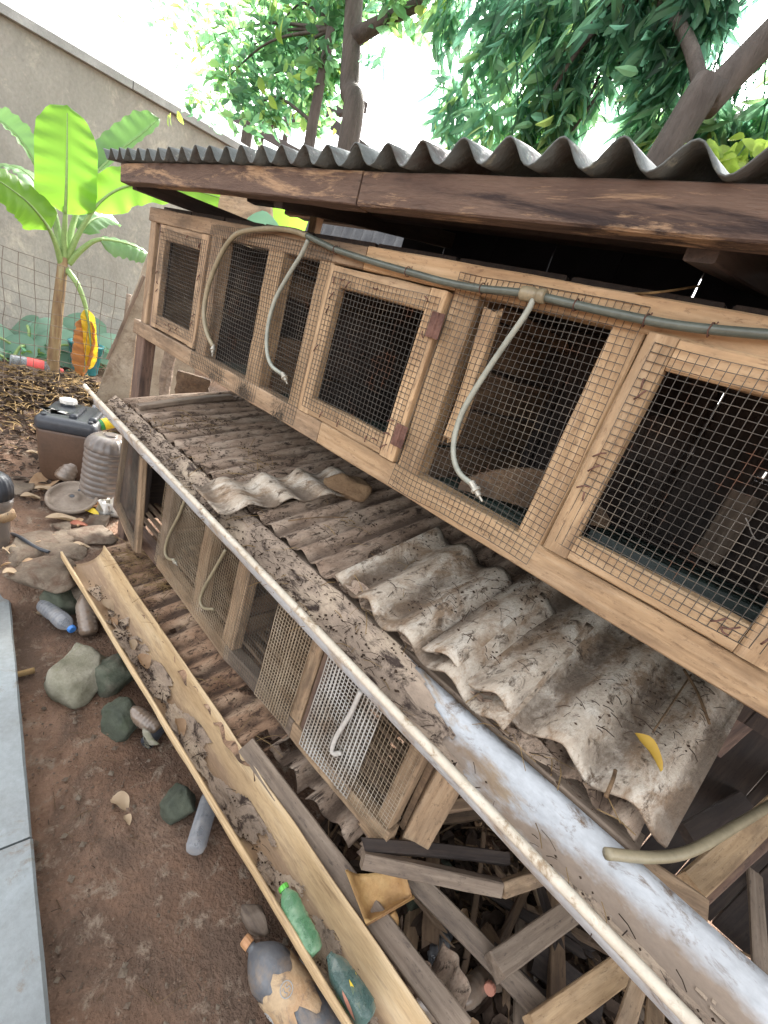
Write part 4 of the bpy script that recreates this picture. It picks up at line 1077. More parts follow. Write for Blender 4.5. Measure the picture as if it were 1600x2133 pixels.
for k in range(46):
    a = rnd.uniform(0, 6.28); h = Vector((rnd.uniform(-.1, .1), rnd.uniform(-.12, .12), rnd.uniform(-.2, .08)))
    leaf_geo(mb, c + h, (math.cos(a), math.sin(a), 0.3), (rnd.uniform(-.6, .6), rnd.uniform(-.6, .6), 1), rnd.uniform(.05, .10), .03, .3, .2, 3)
tag(build('weed_leaves', mb, M['leaf_young'], None, None, True), kind='stuff')
c = P(175, 790, 'x', -5.0); c.z = ground_z(c.x, c.y)
t = thing('bucket', 'teal plastic bucket behind the hanging dead banana leaf', 'bucket', c)
build('body', lathe_geo(MB(), [(0.10, 0), (0.105, 0.01), (0.135, 0.26), (0.145, 0.262), (0.145, 0.28), (0.13, 0.28), (0.10, 0.03)], 24), M['teal_bucket'], t, Matrix.Translation(c), True)
tube('handle', [c + Vector((0, -0.145, 0.265)), c + Vector((0.09, -0.11, 0.20)), c + Vector((0.14, 0, 0.17)), c + Vector((0.09, 0.11, 0.20)), c + Vector((0, 0.145, 0.265))], 0.004, M['wire'], t, 6, 5)
c = P(20, 793, 'x', -4.75); c.z = ground_z(c.x, c.y) + 0.06
bottle('soda_bottle', 'clear bottle with a red label lying at the left behind the wire fence', c, (0.15, 1, -0.05), 0.36, 0.055, M['clear_bottle'], M['label_red'], None, 5, M['label_red'], (0.3, 0.62))

# wire fence in front of the banana
XF = -3.85
ft = thing('wire_fence', 'rusty square mesh wire fence in front of the banana plant', 'fence', (XF, -0.3, ground_z(XF, 0)))
wire_panel('wire_mesh', (XF, -1.5, 1.34), (XF, 0.50, 1.25), (XF, 0.50, 0.24), (XF, -1.5, 0.30), 0.078, 0.0018, 0.0018, M['wire_fence'], ft, 0.02, 0.02, seg=0.09)
tube('fence_post', [(XF + 0.02, -1.0, 0.15), (XF + 0.02, -1.0, 0.8), (XF + 0.02, -1.01, 1.42)], 0.025, M['grey_wood'], ft, 8, 4)
tube('fence_post', [(XF - 0.03, 0.52, 0.15), (XF - 0.03, 0.52, 0.7), (XF - 0.03, 0.53, 1.2)], 0.02, M['grey_wood'], ft, 8, 4)

# boards leaning at the far end of the hutch
def quad_board(name, label, cs, t, mat, cat='board', grp=None, nu=10, nv=14, parent=None):
    TL, TR, BR, BL = cs; mb = MB(); s = rnd.random() * 9; N = (TR - TL).cross(BL - TL).normalized()
    for j in range(nv + 1):
        for i in range(nu + 1):
            u, v = i / nu, j / nv
            p = (TL * (1 - u) + TR * u) * (1 - v) + (BL * (1 - u) + BR * u) * v + N * 0.008 * fbm((u * 2 + s, v * 2, 0), 1.0, 3)
            if i in (0, nu) or j in (0, nv): p = p + (TR - TL).normalized() * 0.006 * fbm((u * 9 + s, v * 9, 4), 1.0, 3)
            mb.v.append(tuple(p))
    for j in range(nv):
        for i in range(nu):
            a = j * (nu + 1) + i; mb.f.append((a, a + 1, a + nu + 2, a + nu + 1))
    mb.m = [0] * len(mb.f)
    o = solid(build(name, mb, mat, parent, None, False), t)
    if label: tag(o, label, cat, grp)
    return o
cs = [P(333, 455, 'x', -3.35), P(460, 455, 'x', -3.25), P(390, 845, 'x', -3.6), P(192, 805, 'x', -3.75)]
for q in cs[2:]: q.z = min(q.z, ground_z(q.x, q.y) + 0.02)
o = quad_board('leaning_board', 'wide mouldy board leaning beside the far end of the hutch', cs, 0.02, M['board_mould'])
bq = board('batten', P(300, 575, 'x', -3.38), P(224, 748, 'x', -3.60), 0.02, 0.012, (1, -0.3, 0.3), M['grey_wood'], o)
quad_board('plank', 'grey plank propped behind the far leg of the hutch', [P(350, 690, 'x', -2.9), P(372, 700, 'x', -2.85), P(352, 845, 'x', -2.9), P(330, 850, 'x', -2.95)], 0.02, M['grey_wood'])
quad_board('plank', 'pinkish brown plank under the far end of the upper cages', [P(372, 770, 'x', -2.5), P(440, 790, 'x', -2.4), P(430, 845, 'x', -2.45), P(362, 838, 'x', -2.55)], 0.015, M['inner_wood'])
tube('stick', [P(287, 700, 'x', -2.6), P(280, 770, 'x', -2.6), P(271, 838, 'x', -2.6)], 0.008, M['pine_old']).update_tag()
tag(bpy.data.objects['stick'], 'thin light stick upright beside the far hutch leg', 'stick')
# pale ribbed panel and metal sheet seen through the gap under the roof
quad_board('bamboo_panel', 'pale streaked wooden panel seen through the gap under the roof', [P(470, 385, 'y', 1.05), P(565, 395, 'y', 1.05), P(575, 520, 'y', 1.05), P(440, 520, 'y', 1.05)], 0.02, M['pine_old'])
o = sheet('corrugated_iron', P(640, 440, 'y', 0.95) + Vector((0, 0, -0.2)), (1, 0.1, 0), (-0.1, 0.25, 1), 0.9, 0.42, 0.076, 0.009, M['dark_sheet'], None, 8, 8, 0.003)
tag(o, 'ridged grey metal sheet leaning behind the middle of the hutch', 'metal sheet')

# ------------------------------------------------------------------ trees behind the hutch
def limb(name, pts, r0, r1, mat, parent, n=10):
    return tube(name, pts, r0, mat, parent, n, 6, rf=lambda u: r0 + (r1 - r0) * u)

def crown(name, clusters, mat, parent, lmin, lmax, wr, droop, seg=3, up=0.5, depth=1.0, voids=()):
    """leaves spread through a volume of clusters: (px, py, radius px, y plane, leaves)"""
    mb = MB(); fv = []
    for (px, py, rp, y, n) in clusters:
        c = P(px, py, 'y', y); dist = (c - EYE).dot(fwd); r = rp * dist / CF
        for _ in range(n):
            d = Vector((rnd.gauss(0, 1), rnd.gauss(0, 1), rnd.gauss(0, 1))).normalized() * (r * rnd.random() ** 0.45)
            d.y *= depth
            p = c + d
            if any(((p.x - v.x) / w) ** 2 + ((p.z - v.z) / h) ** 2 + ((p.y - v.y) / 0.8) ** 2 < 1 for v, w, h in voids): continue
            a = rnd.uniform(0, 6.283)
            dirn = Vector((math.cos(a), math.sin(a), rnd.uniform(-1, 0.4) - droop)).normalized()
            nr = Vector((rnd.uniform(-1, 1), rnd.uniform(-1, 1), rnd.uniform(0, 1.2) * up))
            L = rnd.uniform(lmin, lmax)
            leaf_geo(mb, p, dirn, nr, L, L * wr * rnd.uniform(0.8, 1.2), rnd.uniform(0, 0.35), rnd.uniform(0.05, 0.3), seg)
            q = min(1, max(0, 0.42 + 0.35 * fbm(tuple(p * 1.6), 1.0, 2) + rnd.gauss(0, 0.2))); fv += [q] * (len(mb.f) - len(fv))
            if rnd.random() < 0.10:
                tube_geo(mb, [p, p - dirn * L * 0.8 + Vector((0, 0, 0.02)), p - dirn * L * 1.7 + Vector((0, 0, 0.07))], 0.003, 3, False); fv += [0.0] * (len(mb.f) - len(fv))
    o = build(name, mb, mat, parent, None, False, 'stuff')
    o.data.attributes.new('leaf', 'FLOAT', 'FACE').data.foreach_set('value', fv)
    return o

def branches(parent, starts, clusters, r):
    for k, (px, py, rp, y, n) in enumerate(clusters):
        s = min(starts, key=lambda q: (q - P(px, py, 'y', y)).length)
        e = P(px, py, 'y', y); mid = s.lerp(e, 0.5) + Vector((rnd.uniform(-.1, .1), rnd.uniform(-.1, .1), rnd.uniform(0, .15)))
        limb('branch', [s, mid, e], r, r * 0.3, M['bark'], parent, 6)

YT = 1.5
tl = thing('broadleaf_tree', 'leafy tree with thick dark trunk rising behind the left half of the roof', 'tree', (P(720, 320, 'y', YT).x, YT, ground_z(-4, 1)))
b0 = P(722, 320, 'y', YT)
limb('trunk', [Vector((b0.x + 0.02, YT, 0.15)), b0, P(728, 180, 'y', YT), P(735, 60, 'y', YT), P(745, -150, 'y', YT)], 0.078, 0.055, M['bark'], tl, 14)
limb('branch', [P(640, 330, 'y', YT), P(652, 255, 'y', YT), P(668, 170, 'y', YT), P(690, 60, 'y', YT)], 0.045, 0.03, M['bark'], tl)
limb('branch', [P(735, 80, 'y', YT), P(800, 45, 'y', YT), P(880, 5, 'y', YT)], 0.05, 0.03, M['bark'], tl)
cl = [(345, 10, 50, 1.6, 34), (400, 20, 50, 1.6, 50), (445, 75, 55, 1.6, 70), (500, 110, 65, 1.6, 130), (470, 165, 60, 1.5, 110), (545, 165, 70, 1.6, 190), (530, 220, 60, 1.5, 130), (600, 110, 75, 1.7, 230), (620, 190, 65, 1.6, 170), (660, 60, 75, 1.7, 240),
      (590, 40, 70, 1.6, 150), (690, 130, 60, 1.6, 170), (660, 220, 50, 1.6, 90), (430, 215, 36, 1.5, 38), (405, 195, 26, 1.5, 20), (720, 20, 60, 1.6, 120), (480, 30, 22, 1.6, 8), (255, 40, 22, 1.6, 7), (570, 235, 30, 1.5, 40), (560, -60, 120, 1.7, 300), (700, -80, 120, 1.7, 300), (735, -170, 150, 1.5, 520), (880, -60, 110, 1.5, 260), (640, -190, 140, 1.7, 350), (370, 118, 14, 1.6, 3), (350, 70, 18, 1.6, 6)]
crown('crown', cl, M['leaf_citrus'], tl, 0.055, 0.125, 0.5, 0.1)
branches(tl, [P(690, 60, 'y', YT), P(652, 255, 'y', YT), P(728, 180, 'y', YT)], cl[2:13], 0.014)
ly = MB()
for (px, py) in [(590, 40), (575, 55), (440, 60), (480, 130), (560, 200), (540, 160), (610, 230), (356, 236), (352, 240), (370, 232)]:
    leaf_geo(ly, P(px, py, 'y', 1.35), (rnd.uniform(-1, 1), 0.2, -0.7), (rnd.uniform(-.5, .5), -1, .3), 0.11, 0.06, .2, .15, 4)
build('young_leaves', ly, M['leaf_young'], tl, None, True, 'stuff')

tr = thing('mango_tree', 'dense drooping leaved tree with a leaning trunk behind the right half of the roof', 'tree', (P(1370, 330, 'y', 1.25).x, 1.25, 0.1))
limb('trunk', [Vector((P(1300, 480, 'y', 1.2).x - 0.35, 1.2, 0.1)), P(1385, 320, 'y', 1.25), P(1470, 215, 'y', 1.3), P(1560, 120, 'y', 1.35), P(1690, -10, 'y', 1.4)], 0.060, 0.05, M['bark'], tr, 14)
cr = []
for (px, py, rp, n) in [(930, 40, 60, 150), (960, 130, 55, 140), (950, 220, 55, 140), (945, 295, 45, 90), (1020, 60, 75, 260), (1040, 160, 75, 260), (1030, 260, 65, 200), (1110, 60, 80, 300), (1130, 170, 75, 280), (1120, 270, 60, 200), (1200, 50, 85, 330), (1190, 150, 60, 210), (1180, 290, 50, 260), (1220, 220, 60, 260), (1290, 220, 50, 220), (1160, 230, 60, 200), (1440, 260, 60, 240), (1530, 210, 60, 200), (1090, 320, 45, 150), (1300, 60, 90, 360), (1330, 160, 80, 320),
                        (1345, 250, 60, 200), (1310, 315, 40, 100), (1420, 60, 85, 320), (1440, 150, 60, 180), (1480, 20, 60, 180), (900, 10, 40, 60), (820, 25, 40, 40), (880, 75, 18, 14), (790, 110, 26, 22), (1540, 290, 60, 120), (1500, 210, 50, 80), (1590, 230, 50, 80), (1590, 320, 50, 110), (1460, 290, 50, 110), (1000, -60, 110, 300), (1200, -80, 130, 400), (1400, -80, 120, 350), (1700, -30, 130, 420), (1570, -140, 130, 420), (1760, 90, 110, 260), (1640, 120, 70, 120)]:
    cr.append((px, py, rp, 1.55, n))
VD = [(P(1255, 262, 'y', 1.55), 0.16, 0.15), (P(835, 190, 'y', 1.55), 0.24, 0.5), (P(1565, 60, 'y', 1.5), 0.16, 0.24), (P(1010, 190, 'y', 1.5), 0.09, 0.10), (P(1090, 120, 'y', 1.5), 0.08, 0.08), (P(985, 285, 'y', 1.5), 0.05, 0.06), (P(1140, 240, 'y', 1.5), 0.03, 0.06), (P(960, 90, 'y', 1.5), 0.10, 0.14), (P(1180, 60, 'y', 1.5), 0.07, 0.07), (P(1310, 130, 'y', 1.5), 0.06, 0.09), (P(1230, 150, 'y', 1.5), 0.05, 0.05), (P(1060, 290, 'y', 1.5), 0.06, 0.05), (P(900, 300, 'y', 1.5), 0.1, 0.1), (P(1420, 190, 'y', 1.5), 0.05, 0.06), (P(1590, 170, 'y', 1.5), 0.06, 0.06)]
cr = [(a, b, c, d, int(e * 0.72)) for a, b, c, d, e in cr]
crown('crown', cr, M['leaf_mango'], tr, 0.07, 0.17, 0.25, 0.8, 3, 0.4, 1.0, VD)
branches(tr, [P(1470, 215, 'y', 1.3), P(1385, 320, 'y', 1.25), P(1560, 120, 'y', 1.35), P(1400, -60, 'y', 1.5)], cr[8:19], 0.018)
limb('branch', [P(1470, 215, 'y', 1.3), P(1420, 60, 'y', 1.45), P(1300, -80, 'y', 1.6)], 0.028, 0.02, M['bark'], tr)
ly = MB()
for _ in range(90):
    leaf_geo(ly, P(rnd.uniform(1410, 1610), rnd.uniform(285, 370), 'y', rnd.uniform(1.2, 1.5)), (rnd.uniform(-1, 1), 0.2, rnd.uniform(-1, .2)), (rnd.uniform(-.5, .5), -1, .3), rnd.uniform(.05, .10), 0.035, .2, .15, 4)
build('young_leaves', ly, M['leaf_young'], tr, None, True, 'stuff')

# hidden plank screen, added to keep back sun off the rubbish heap
bf = thing('sun_block_screen', 'added dark plank screen blocking the sun behind the right half of the hutch', 'fence', (0.9, 1.02, 0.05))
x = -0.75
while x < 3.2:
    w = rnd.uniform(0.10, 0.17)
    board('plank', (x + w / 2, 1.02 + rnd.uniform(-.006, .006), 0.02), (x + w / 2 + rnd.uniform(-.01, .01), 1.02, rnd.uniform(1.52, 1.62)), w - 0.004, 0.018, (0, -1, 0), M['dark_wood'], bf); x += w
for z in (0.35, 1.25):
    board('screen_rail', (-0.75, 1.05, z), (3.2, 1.05, z), 0.06, 0.04, (0, -1, 0), M['dark_wood'], bf, seg=12)

# open timber frame of a shed behind the tree
fr = thing('shed_frame', 'bare timber frame of poles and roof beams behind the left tree', 'shed frame', (-6.5, 3.2, 0.1))
YF = 3.2
for (px, w) in ((512, 0.10), (543, 0.045), (592, 0.045)):
    q = P(px, 300, 'y', YF); top = P(px + 8, 225, 'y', YF)
    tube('pole', [(q.x, YF, 0.1), q, top], w * 0.8, M['bark'], fr, 8, 4)
board('roof_beam', P(470, 235, 'y', YF), P(640, 330, 'y', YF), 0.10, 0.08, (0, -1, 0), M['dark_wood'], fr)
board('roof_beam', P(545, 262, 'y', YF + 0.2), P(760, 222, 'y', YF + 0.2), 0.10, 0.08, (0, -1, 0), M['dark_wood'], fr)
board('roof_beam', P(640, 215, 'y', YF + 0.1), P(800, 345, 'y', YF + 0.1), 0.12, 0.08, (0, -1, 0), M['dark_wood'], fr)

# banana leaves growing behind the hutch, seen in the gap under the roof
t = thing('banana_sucker', 'bright green banana sucker showing in the gap under the roof', 'banana plant', (P(600, 470, 'y', 1.4).x, 1.4, ground_z(-3, 1.4)))
bx = P(600, 470, 'y', 1.4)
for (x0, y0, x1, y1, w) in ((592, 520, 585, 425, 0.20), (622, 530, 640, 430, 0.22), (520, 545, 540, 440, 0.05), (648, 560, 665, 470, 0.18)):
    mb = MB(); a, b = P(x0, y0, 'y', 1.4), P(x1, y1, 'y', 1.4)
    leaf_geo(mb, a, b - a, EYE - a, (b - a).length * 1.25, w, 0.05, 0.12, 10)
    build('leaf', mb, M['banana'], t, None, True)
tube('stalk', [(bx.x, 1.42, 0.05), (bx.x, 1.42, 1.2), P(600, 520, 'y', 1.4)], 0.03, M['petiole'], t, 8, 4)
mb = MB(); a = P(512, 480, 'y', 0.75); b = P(585, 446, 'y', 0.75)
leaf_geo(mb, P(545, 520, 'y', 0.75), P(552, 430, 'y', 0.75) - P(545, 520, 'y', 0.75), EYE - a, 0.20, 0.20, 0.05, 0.1, 10)
dk = thing('cocoyam_plant', 'single dark round leaf standing behind the hose above the far cages', 'plant', (P(545, 520, 'y', 0.75).x, 0.75, 0.16))
build('leaf', mb, M['taro'], dk, None, True)
q = P(545, 520, 'y', 0.75); tube('stalk', [(q.x, 0.75, 0.16), (q.x - 0.01, 0.76, 0.9), q], 0.012, M['petiole'], dk, 6, 4)

# ------------------------------------------------------------------ things standing at the far end
# black topped jerrycan
jb = on_ground(150, 985); jz = Matrix.Rotation(R(-28), 3, 'Z')
jc = thing('jerrycan', 'brown jerrycan with dusty black top and white cap beside the far hutch end', 'jerrycan', jb, None, jz)
JM = W[jc.name] @ Matrix.Diagonal((1.2, 1.2, 1.02, 1))
def rbox(mb, w, d, z0, z1, r, n=5, top=0.0, k0=1.0):
    """rounded box with softened top"""
    rings = [(z0, k0 * 0.96, 0), (z0 + 0.012, k0, 0), (z1 - r, 1.0, 0)] + [(z1 - r + r * math.sin(a), 1.0, r * (1 - math.cos(a))) for a in (0.4, 0.8, 1.2, 1.57)]
    b0 = len(mb.v); cnt = 4 * n
    for (z, k, ins) in rings:
        for q in range(4):
            cx, cy = (w / 2 - r, d / 2 - r)
            sx, sy = [(1, 1), (-1, 1), (-1, -1), (1, -1)][q]
            for i in range(n):
                a = q * math.pi / 2 + (math.pi / 2) * i / (n - 1)
                rr = max(0.002, r - ins)
                mb.v.append(((sx * cx + rr * math.cos(a)) * k, (sy * cy + rr * math.sin(a)) * k, z))
    f0 = len(mb.f)
    for j in range(len(rings) - 1):
        for i in range(cnt):
            a = b0 + j * cnt + i; b = b0 + j * cnt + (i + 1) % cnt
            mb.f.append((a, b, b + cnt, a + cnt))
    mb.f.append(tuple(reversed(range(b0, b0 + cnt)))); mb.f.append(tuple(range(b0 + (len(rings) - 1) * cnt, b0 + len(rings) * cnt)))
    mb.m += [0] * (len(mb.f) - f0); return mb
build('body', rbox(MB(), 0.30, 0.235, 0, 0.315, 0.03, 6, k0=0.86), M['brown_can'], jc, JM, True)
build('top', rbox(MB(), 0.312, 0.247, 0.300, 0.375, 0.032, 6), M['black_plastic'], jc, JM, True)
for k, yy in enumerate((-0.055, 0.055)):
    build('handle_ridge', MB().add(*(lambda g: ([(v[0] + 0.02, v[1] + 0.055 + yy * 0.7, v[2] + 0.380) for v in g.v], g.f))(board_geo(0.17, 0.03, 0.028, 0.001, 0.001, 6, 0.008))), M['black_plastic'], jc, JM, True)
build('neck', lathe_geo(MB(), [(0.03, 0.37), (0.03, 0.385), (0.026, 0.386), (0.026, 0.39)], 16), M['black_plastic'], jc, JM @ Matrix.Translation((-0.085, -0.05, 0)), True)
build('cap', lathe_geo(MB(), [(0.034, 0.388), (0.036, 0.39), (0.036, 0.408), (0.031, 0.412)], 24, flute=0.06, nfl=8), M['white_plastic'], jc, JM @ Matrix.Translation((-0.085, -0.05, 0)), False)
for (xx, yy) in ((-0.125, -0.09), (0.125, -0.09), (0.125, 0.09), (-0.125, 0.09)):
    build('stud', lathe_geo(MB(), [(0.011, 0.372), (0.011, 0.381), (0.008, 0.384)], 10), M['black_plastic'], jc, JM @ Matrix.Translation((xx, yy, 0)), True)
mb = MB(); lathe_geo(mb, [(0.016, 0.3755), (0.013, 0.379)], 9, wob=0.15)
build('paint_blot', mb, M['white_plastic'], jc, JM @ Matrix.Translation((0.06, -0.085, 0)), True)
# green soda bottle lying on the jerrycan and bottle
p = jb + Vector((0.11, -0.10, 0.425)); q = jb + Vector((0.34, 0.02, 0.43))
pa, pb = P(184, 893, 'x', jb.x + 0.12), P(262, 872, 'x', jb.x + 0.10)
bottle('soda_bottle', 'green soda bottle with a yellow label lying across the jerrycan', pb, pa - pb, (pa - pb).length * 1.0, 0.033, M['soda_green'], M['label_yellow'], None, 3, M['label_yellow'], (0.36, 0.62))
# big ribbed bottle
bb = on_ground(212, 1040)
def ribbed(name, label, base, d, L, r, mat, nr=9, n=48, flut=True):
    Mw = axisM(base, d); t = thing(name, label, 'water bottle', base, None, Mw.to_3x3())
    pr = [(r * 0.8, 0), (r * 0.97, 0.015)]
    m = 90
    for i in range(m + 1):
        u = i / m; z = 0.02 + (L * 0.74) * u
        pr.append((r * (1 - 0.055 * (0.5 + 0.5 * math.cos(2 * math.pi * nr * u)) ** 2), z))
    build('body', lathe_geo(MB(), pr, n), mat, t, Mw, True)
    sh = []
    for i in range(12):
        u = i / 11; sh.append((r * (0.30 + 0.70 * math.cos(u * math.pi / 2) ** 0.8), 0.02 + L * 0.74 + (L * 0.19) * math.sin(u * math.pi / 2)))
    build('shoulder', lathe_geo(MB(), sh, 72, flute=0.03, nfl=18), mat, t, Mw, True)
    build('neck', lathe_geo(MB(), [(r * 0.28, L * 0.93), (r * 0.28, L), (r * 0.24, L)], 16), mat, t, Mw, True)
    return t
top = P(232, 905, 'x', bb.x + 0.02)
ribbed('water_bottle', 'large dark ribbed water bottle between the jerrycan and the hutch', bb, Vector((0.03, 0.04, 1)), 0.40, 0.115, M['smoke_bottle'])
# slim brown bottle leaning in front of the jerrycan
ba = on_ground(128, 1010); bt2 = P(181, 942, 'x', ba.x - 0.05)
bottle('brown_bottle', 'slim brown bottle leaning between the jerrycan and the ribbed bottle', ba + Vector((0, 0, .03)), bt2 - ba, (bt2 - ba).length, 0.052, M['brown_bottle'], M['straw'], None, 5, capr=0.3)
bc = on_ground(205, 870)
bottle('clear_jug', 'pale dusty bottle lying behind the jerrycan', P(190, 858, 'x', jb.x - 0.25), (0.2, 1, -0.1), 0.28, 0.06, M['clear_bottle'], M['white_plastic'], None, 4)
# beige disc
dc = on_ground(150, 1052)
dn = Vector((0.30, -0.22, 1)).normalized()
dM = axisM(dc + Vector((0, 0, 0.045)), dn)
t = thing('plastic_disc', 'round dusty beige disc with a raised rim and a dark hub hole', 'disc', dc + Vector((0, 0, 0.045)), None, dM.to_3x3())
build('plate', lathe_geo(MB(), [(0.105, -0.012), (0.118, -0.010), (0.121, 0.0), (0.119, 0.012), (0.108, 0.014), (0.102, 0.006), (0.098, -0.004), (0.06, -0.004), (0.04, 0.0), (0.034, 0.010), (0.022, 0.013), (0.012, 0.013), (0.0115, -0.01)], 48), M['drum_plate'], t, dM, True)
build('hub_hole', lathe_geo(MB(), [(0.0112, 0.0), (0.0112, 0.0138), (0.008, 0.0142)], 16), M['black_plastic'], t, dM, True)
build('slot', board_geo(0.035, 0.010, 0.004), M['black_plastic'], t, dM @ Matrix.Translation((0.02, 0.065, -0.002)), False)
# broken pale pot with orange inside and the yellow scrap
c = on_ground(228, 1075)
t = thing('broken_pot', 'pale broken plastic pot stained orange inside beside the far hutch leg', 'pot', c)
mb = MB(); lathe_geo(mb, [(0.03, 0.0), (0.038, 0.02), (0.045, 0.10), (0.043, 0.10), (0.036, 0.02)], 20, wob=0.06)
build('body', mb, M['white_plastic'], t, Matrix.Translation(c), True)
build('stain', lathe_geo(MB(), [(0.035, 0.035), (0.02, 0.05)], 14, wob=0.1), M['orange_cap'], t, Matrix.Translation(c), True)
mb = MB(); leaf_geo(mb, on_ground(165, 1062) + Vector((0, 0, 0.012)), (0.9, 0.5, 0.1), (0, 0, 1), 0.13, 0.05, 0.1, 0.3, 5)
tag(build('plastic_scrap', mb, M['label_yellow'], None, None, False), 'yellow scrap sticking out under the beige disc', 'scrap')
# black jug on the paving at the left edge
c = P(-14, 1165, 'z', 0.08)
Mw = Matrix.Translation(c); t = thing('black_jug', 'dark ribbed jug with a torn pale label at the left edge of the paving', 'jug', c)
hh = P(-10, 985, 'x', c.x).z - c.z
build('body', lathe_geo(MB(), [(0.052, 0), (0.058, 0.01), (0.060, hh * 0.5), (0.067, hh * 0.55), (0.067, hh * 0.6), (0.062, hh * 0.62), (0.069, hh * 0.66), (0.072, hh * 0.75)], 36), M['smoke_bottle'], t, Mw, True)
build('shoulder', lathe_geo(MB(), [(0.072, hh * 0.75), (0.070, hh * 0.86), (0.058, hh * 0.95), (0.035, hh), (0.0, hh * 1.01)], 72, flute=0.025, nfl=20), M['black_plastic'], t, Mw, True)
build('paper_label', lathe_geo(MB(), [(0.0635, hh * 0.50), (0.0685, hh * 0.55), (0.0685, hh * 0.60), (0.0645, hh * 0.615)], 36, wob=0.02), M['label_orange'], t, Mw, True)
build('strap', tube_geo(MB(), smooth_path([P(12, 1108, 'z', 0.13), P(40, 1118, 'z', 0.19), P(75, 1140, 'z', 0.19), P(103, 1150, 'z', 0.185)], 6), 0.008, 6), M['black_plastic'], t, None, True)

# ------------------------------------------------------------------ stones
stones = [  # px, py, radii (m), material, seed, flat, lift, label
    (95, 1192, (0.130, 0.137, 0.057), 'rock', 3, 0.5, 0.00, 'flat brown step stone nearest the paving'),
    (60, 1140, (0.156, 0.117, 0.057), 'rock', 4, 0.45, 0.0, 'wide flat brown stone behind the front step stone'),
    (135, 1150, (0.104, 0.098, 0.046), 'rock', 5, 0.45, 0.0, 'flat brown stone against the end of the half pipe gutter'),
    (130, 1122, (0.111, 0.072, 0.046), 'rock', 6, 0.45, 0.0, 'square flat stone just beyond the half pipe gutter'),
    (192, 1115, (0.130, 0.117, 0.052), 'rock', 8, 0.45, 0.0, 'flat grey brown stone at the foot of the far hutch leg'),
    (128, 1098, (0.058, 0.046, 0.034), 'rock', 9, 0.6, 0.0, 'small loaf shaped stone before the beige disc'),
    (205, 1085, (0.078, 0.065, 0.052), 'rock', 31, 0.6, 0.0, 'small grey stone behind the far hutch leg'),
    (30, 1010, (0.130, 0.091, 0.034), 'rock', 32, 0.4, 0.0, 'half buried flat stone in the far path'),
    (170, 1225, (0.091, 0.065, 0.069), 'rock', 10, 0.5, 0.0, 'brown stone tucked under the start of the half pipe gutter'),
]
for k, (px, py, sz, m, sd_, fl, lift, lab) in enumerate(stones):
    g = on_ground(px, py)
    tag(rock('stone', g + Vector((0, 0, lift + 0.004 - sz[2] * 0.2)), sz, M[m], sd_, fl, None, rnd.uniform(-.5, .5)), lab, 'stone', 'stones beside the soil path')
lower = [
    (78, 1238, (0.128, 0.125, 0.149), 'rock', 41, 0.7, 0.02, 'brown block stone above the bottle with the blue cap'),
    (132, 1258, (0.109, 0.106, 0.149), 'moss', 42, 0.7, 0.02, 'green mossy stone right behind the bottle with the blue cap'),
    (170, 1395, (0.160, 0.119, 0.098), 'moss_pale', 11, 0.6, 0.03, 'big pale grey stone with yellow green moss'),
    (240, 1400, (0.102, 0.088, 0.103), 'moss', 12, 0.7, 0.03, 'grey stone under the gutter beside the big pale stone'),
    (253, 1495, (0.083, 0.069, 0.075), 'moss', 13, 0.8, 0.03, 'dark green stone behind the bottle with the brown cap'),
    (376, 1670, (0.064, 0.056, 0.063), 'moss', 14, 0.8, 0.03, 'dark green rounded stone beside the clear bottle end'),
    (265, 690 + 700, (0.064, 0.062, 0.069), 'moss', 15, 0.8, 0.04, 'small mossy stone deepest under the half pipe gutter'),
]
for (px, py, sz, m, sd_, fl, lift, lab) in lower:
    g = P(px, py, 'z', lift)
    tag(rock('stone', g, sz, M[m], sd_, fl, None, rnd.uniform(-.5, .5)), lab, 'stone', 'stones beside the soil path')

# ------------------------------------------------------------------ bottles and litter on the path
a, b = P(88, 1256, 'z', 0.045), P(156, 1316, 'z', 0.035)
bottle('plastic_bottle', 'clear dusty bottle with a blue cap lying on the soil', a, b - a, 0.215, 0.033, M['clear_bottle'], M['blue_cap'], None, 9, waist=0.10, shoulder=0.7, capr=0.45)
a, b = P(175, 1262, 'z', 0.05), P(190, 1300, 'z', 0.05)
bottle('plastic_bottle', 'muddy brown bottle half hidden under the gutter beside the blue capped bottle', P(186, 1322, 'z', 0.02), P(172, 1230, 'z', 0.13) - P(186, 1322, 'z', 0.02), 0.19, 0.036, M['brown_bottle'], M['orange_cap'], None, 5, cap_on=False)
a, b = P(330, 1520, 'z', 0.05), P(262, 1472, 'z', 0.07)
bottle('plastic_bottle', 'small bottle with a brown cap poking out under the gutter', a, b - a, (b - a).length, 0.028, M['brown_bottle'], M['orange_cap'], None, 5, capr=0.5)
a, b = P(306, 1548, 'z', 0.028), P(345, 1500, 'z', 0.028)
t = thing('pipe_stub', 'short dark pipe end with a pale plug under the gutter', 'pipe', a)
build('pipe_wall', lathe_geo(MB(), [(0.022, 0), (0.024, 0.001), (0.024, 0.12), (0.02, 0.12)], 20), M['black_plastic'], t, axisM(a, b - a), True)
build('plug', lathe_geo(MB(), [(0.0, -0.004), (0.015, -0.003), (0.019, 0.0), (0.019, 0.004)], 16, wob=0.06), M['moss_pale'], t, axisM(a, b - a), True)
a, b = P(405, 1775, 'z', 0.035), P(440, 1655, 'z', 0.04)
bottle('plastic_bottle', 'clear dusty bottle lying base outward under the gutter beside a dark green stone', a, b - a, 0.22, 0.030, M['clear_bottle'], M['white_plastic'], None, 0, cap_on=False)
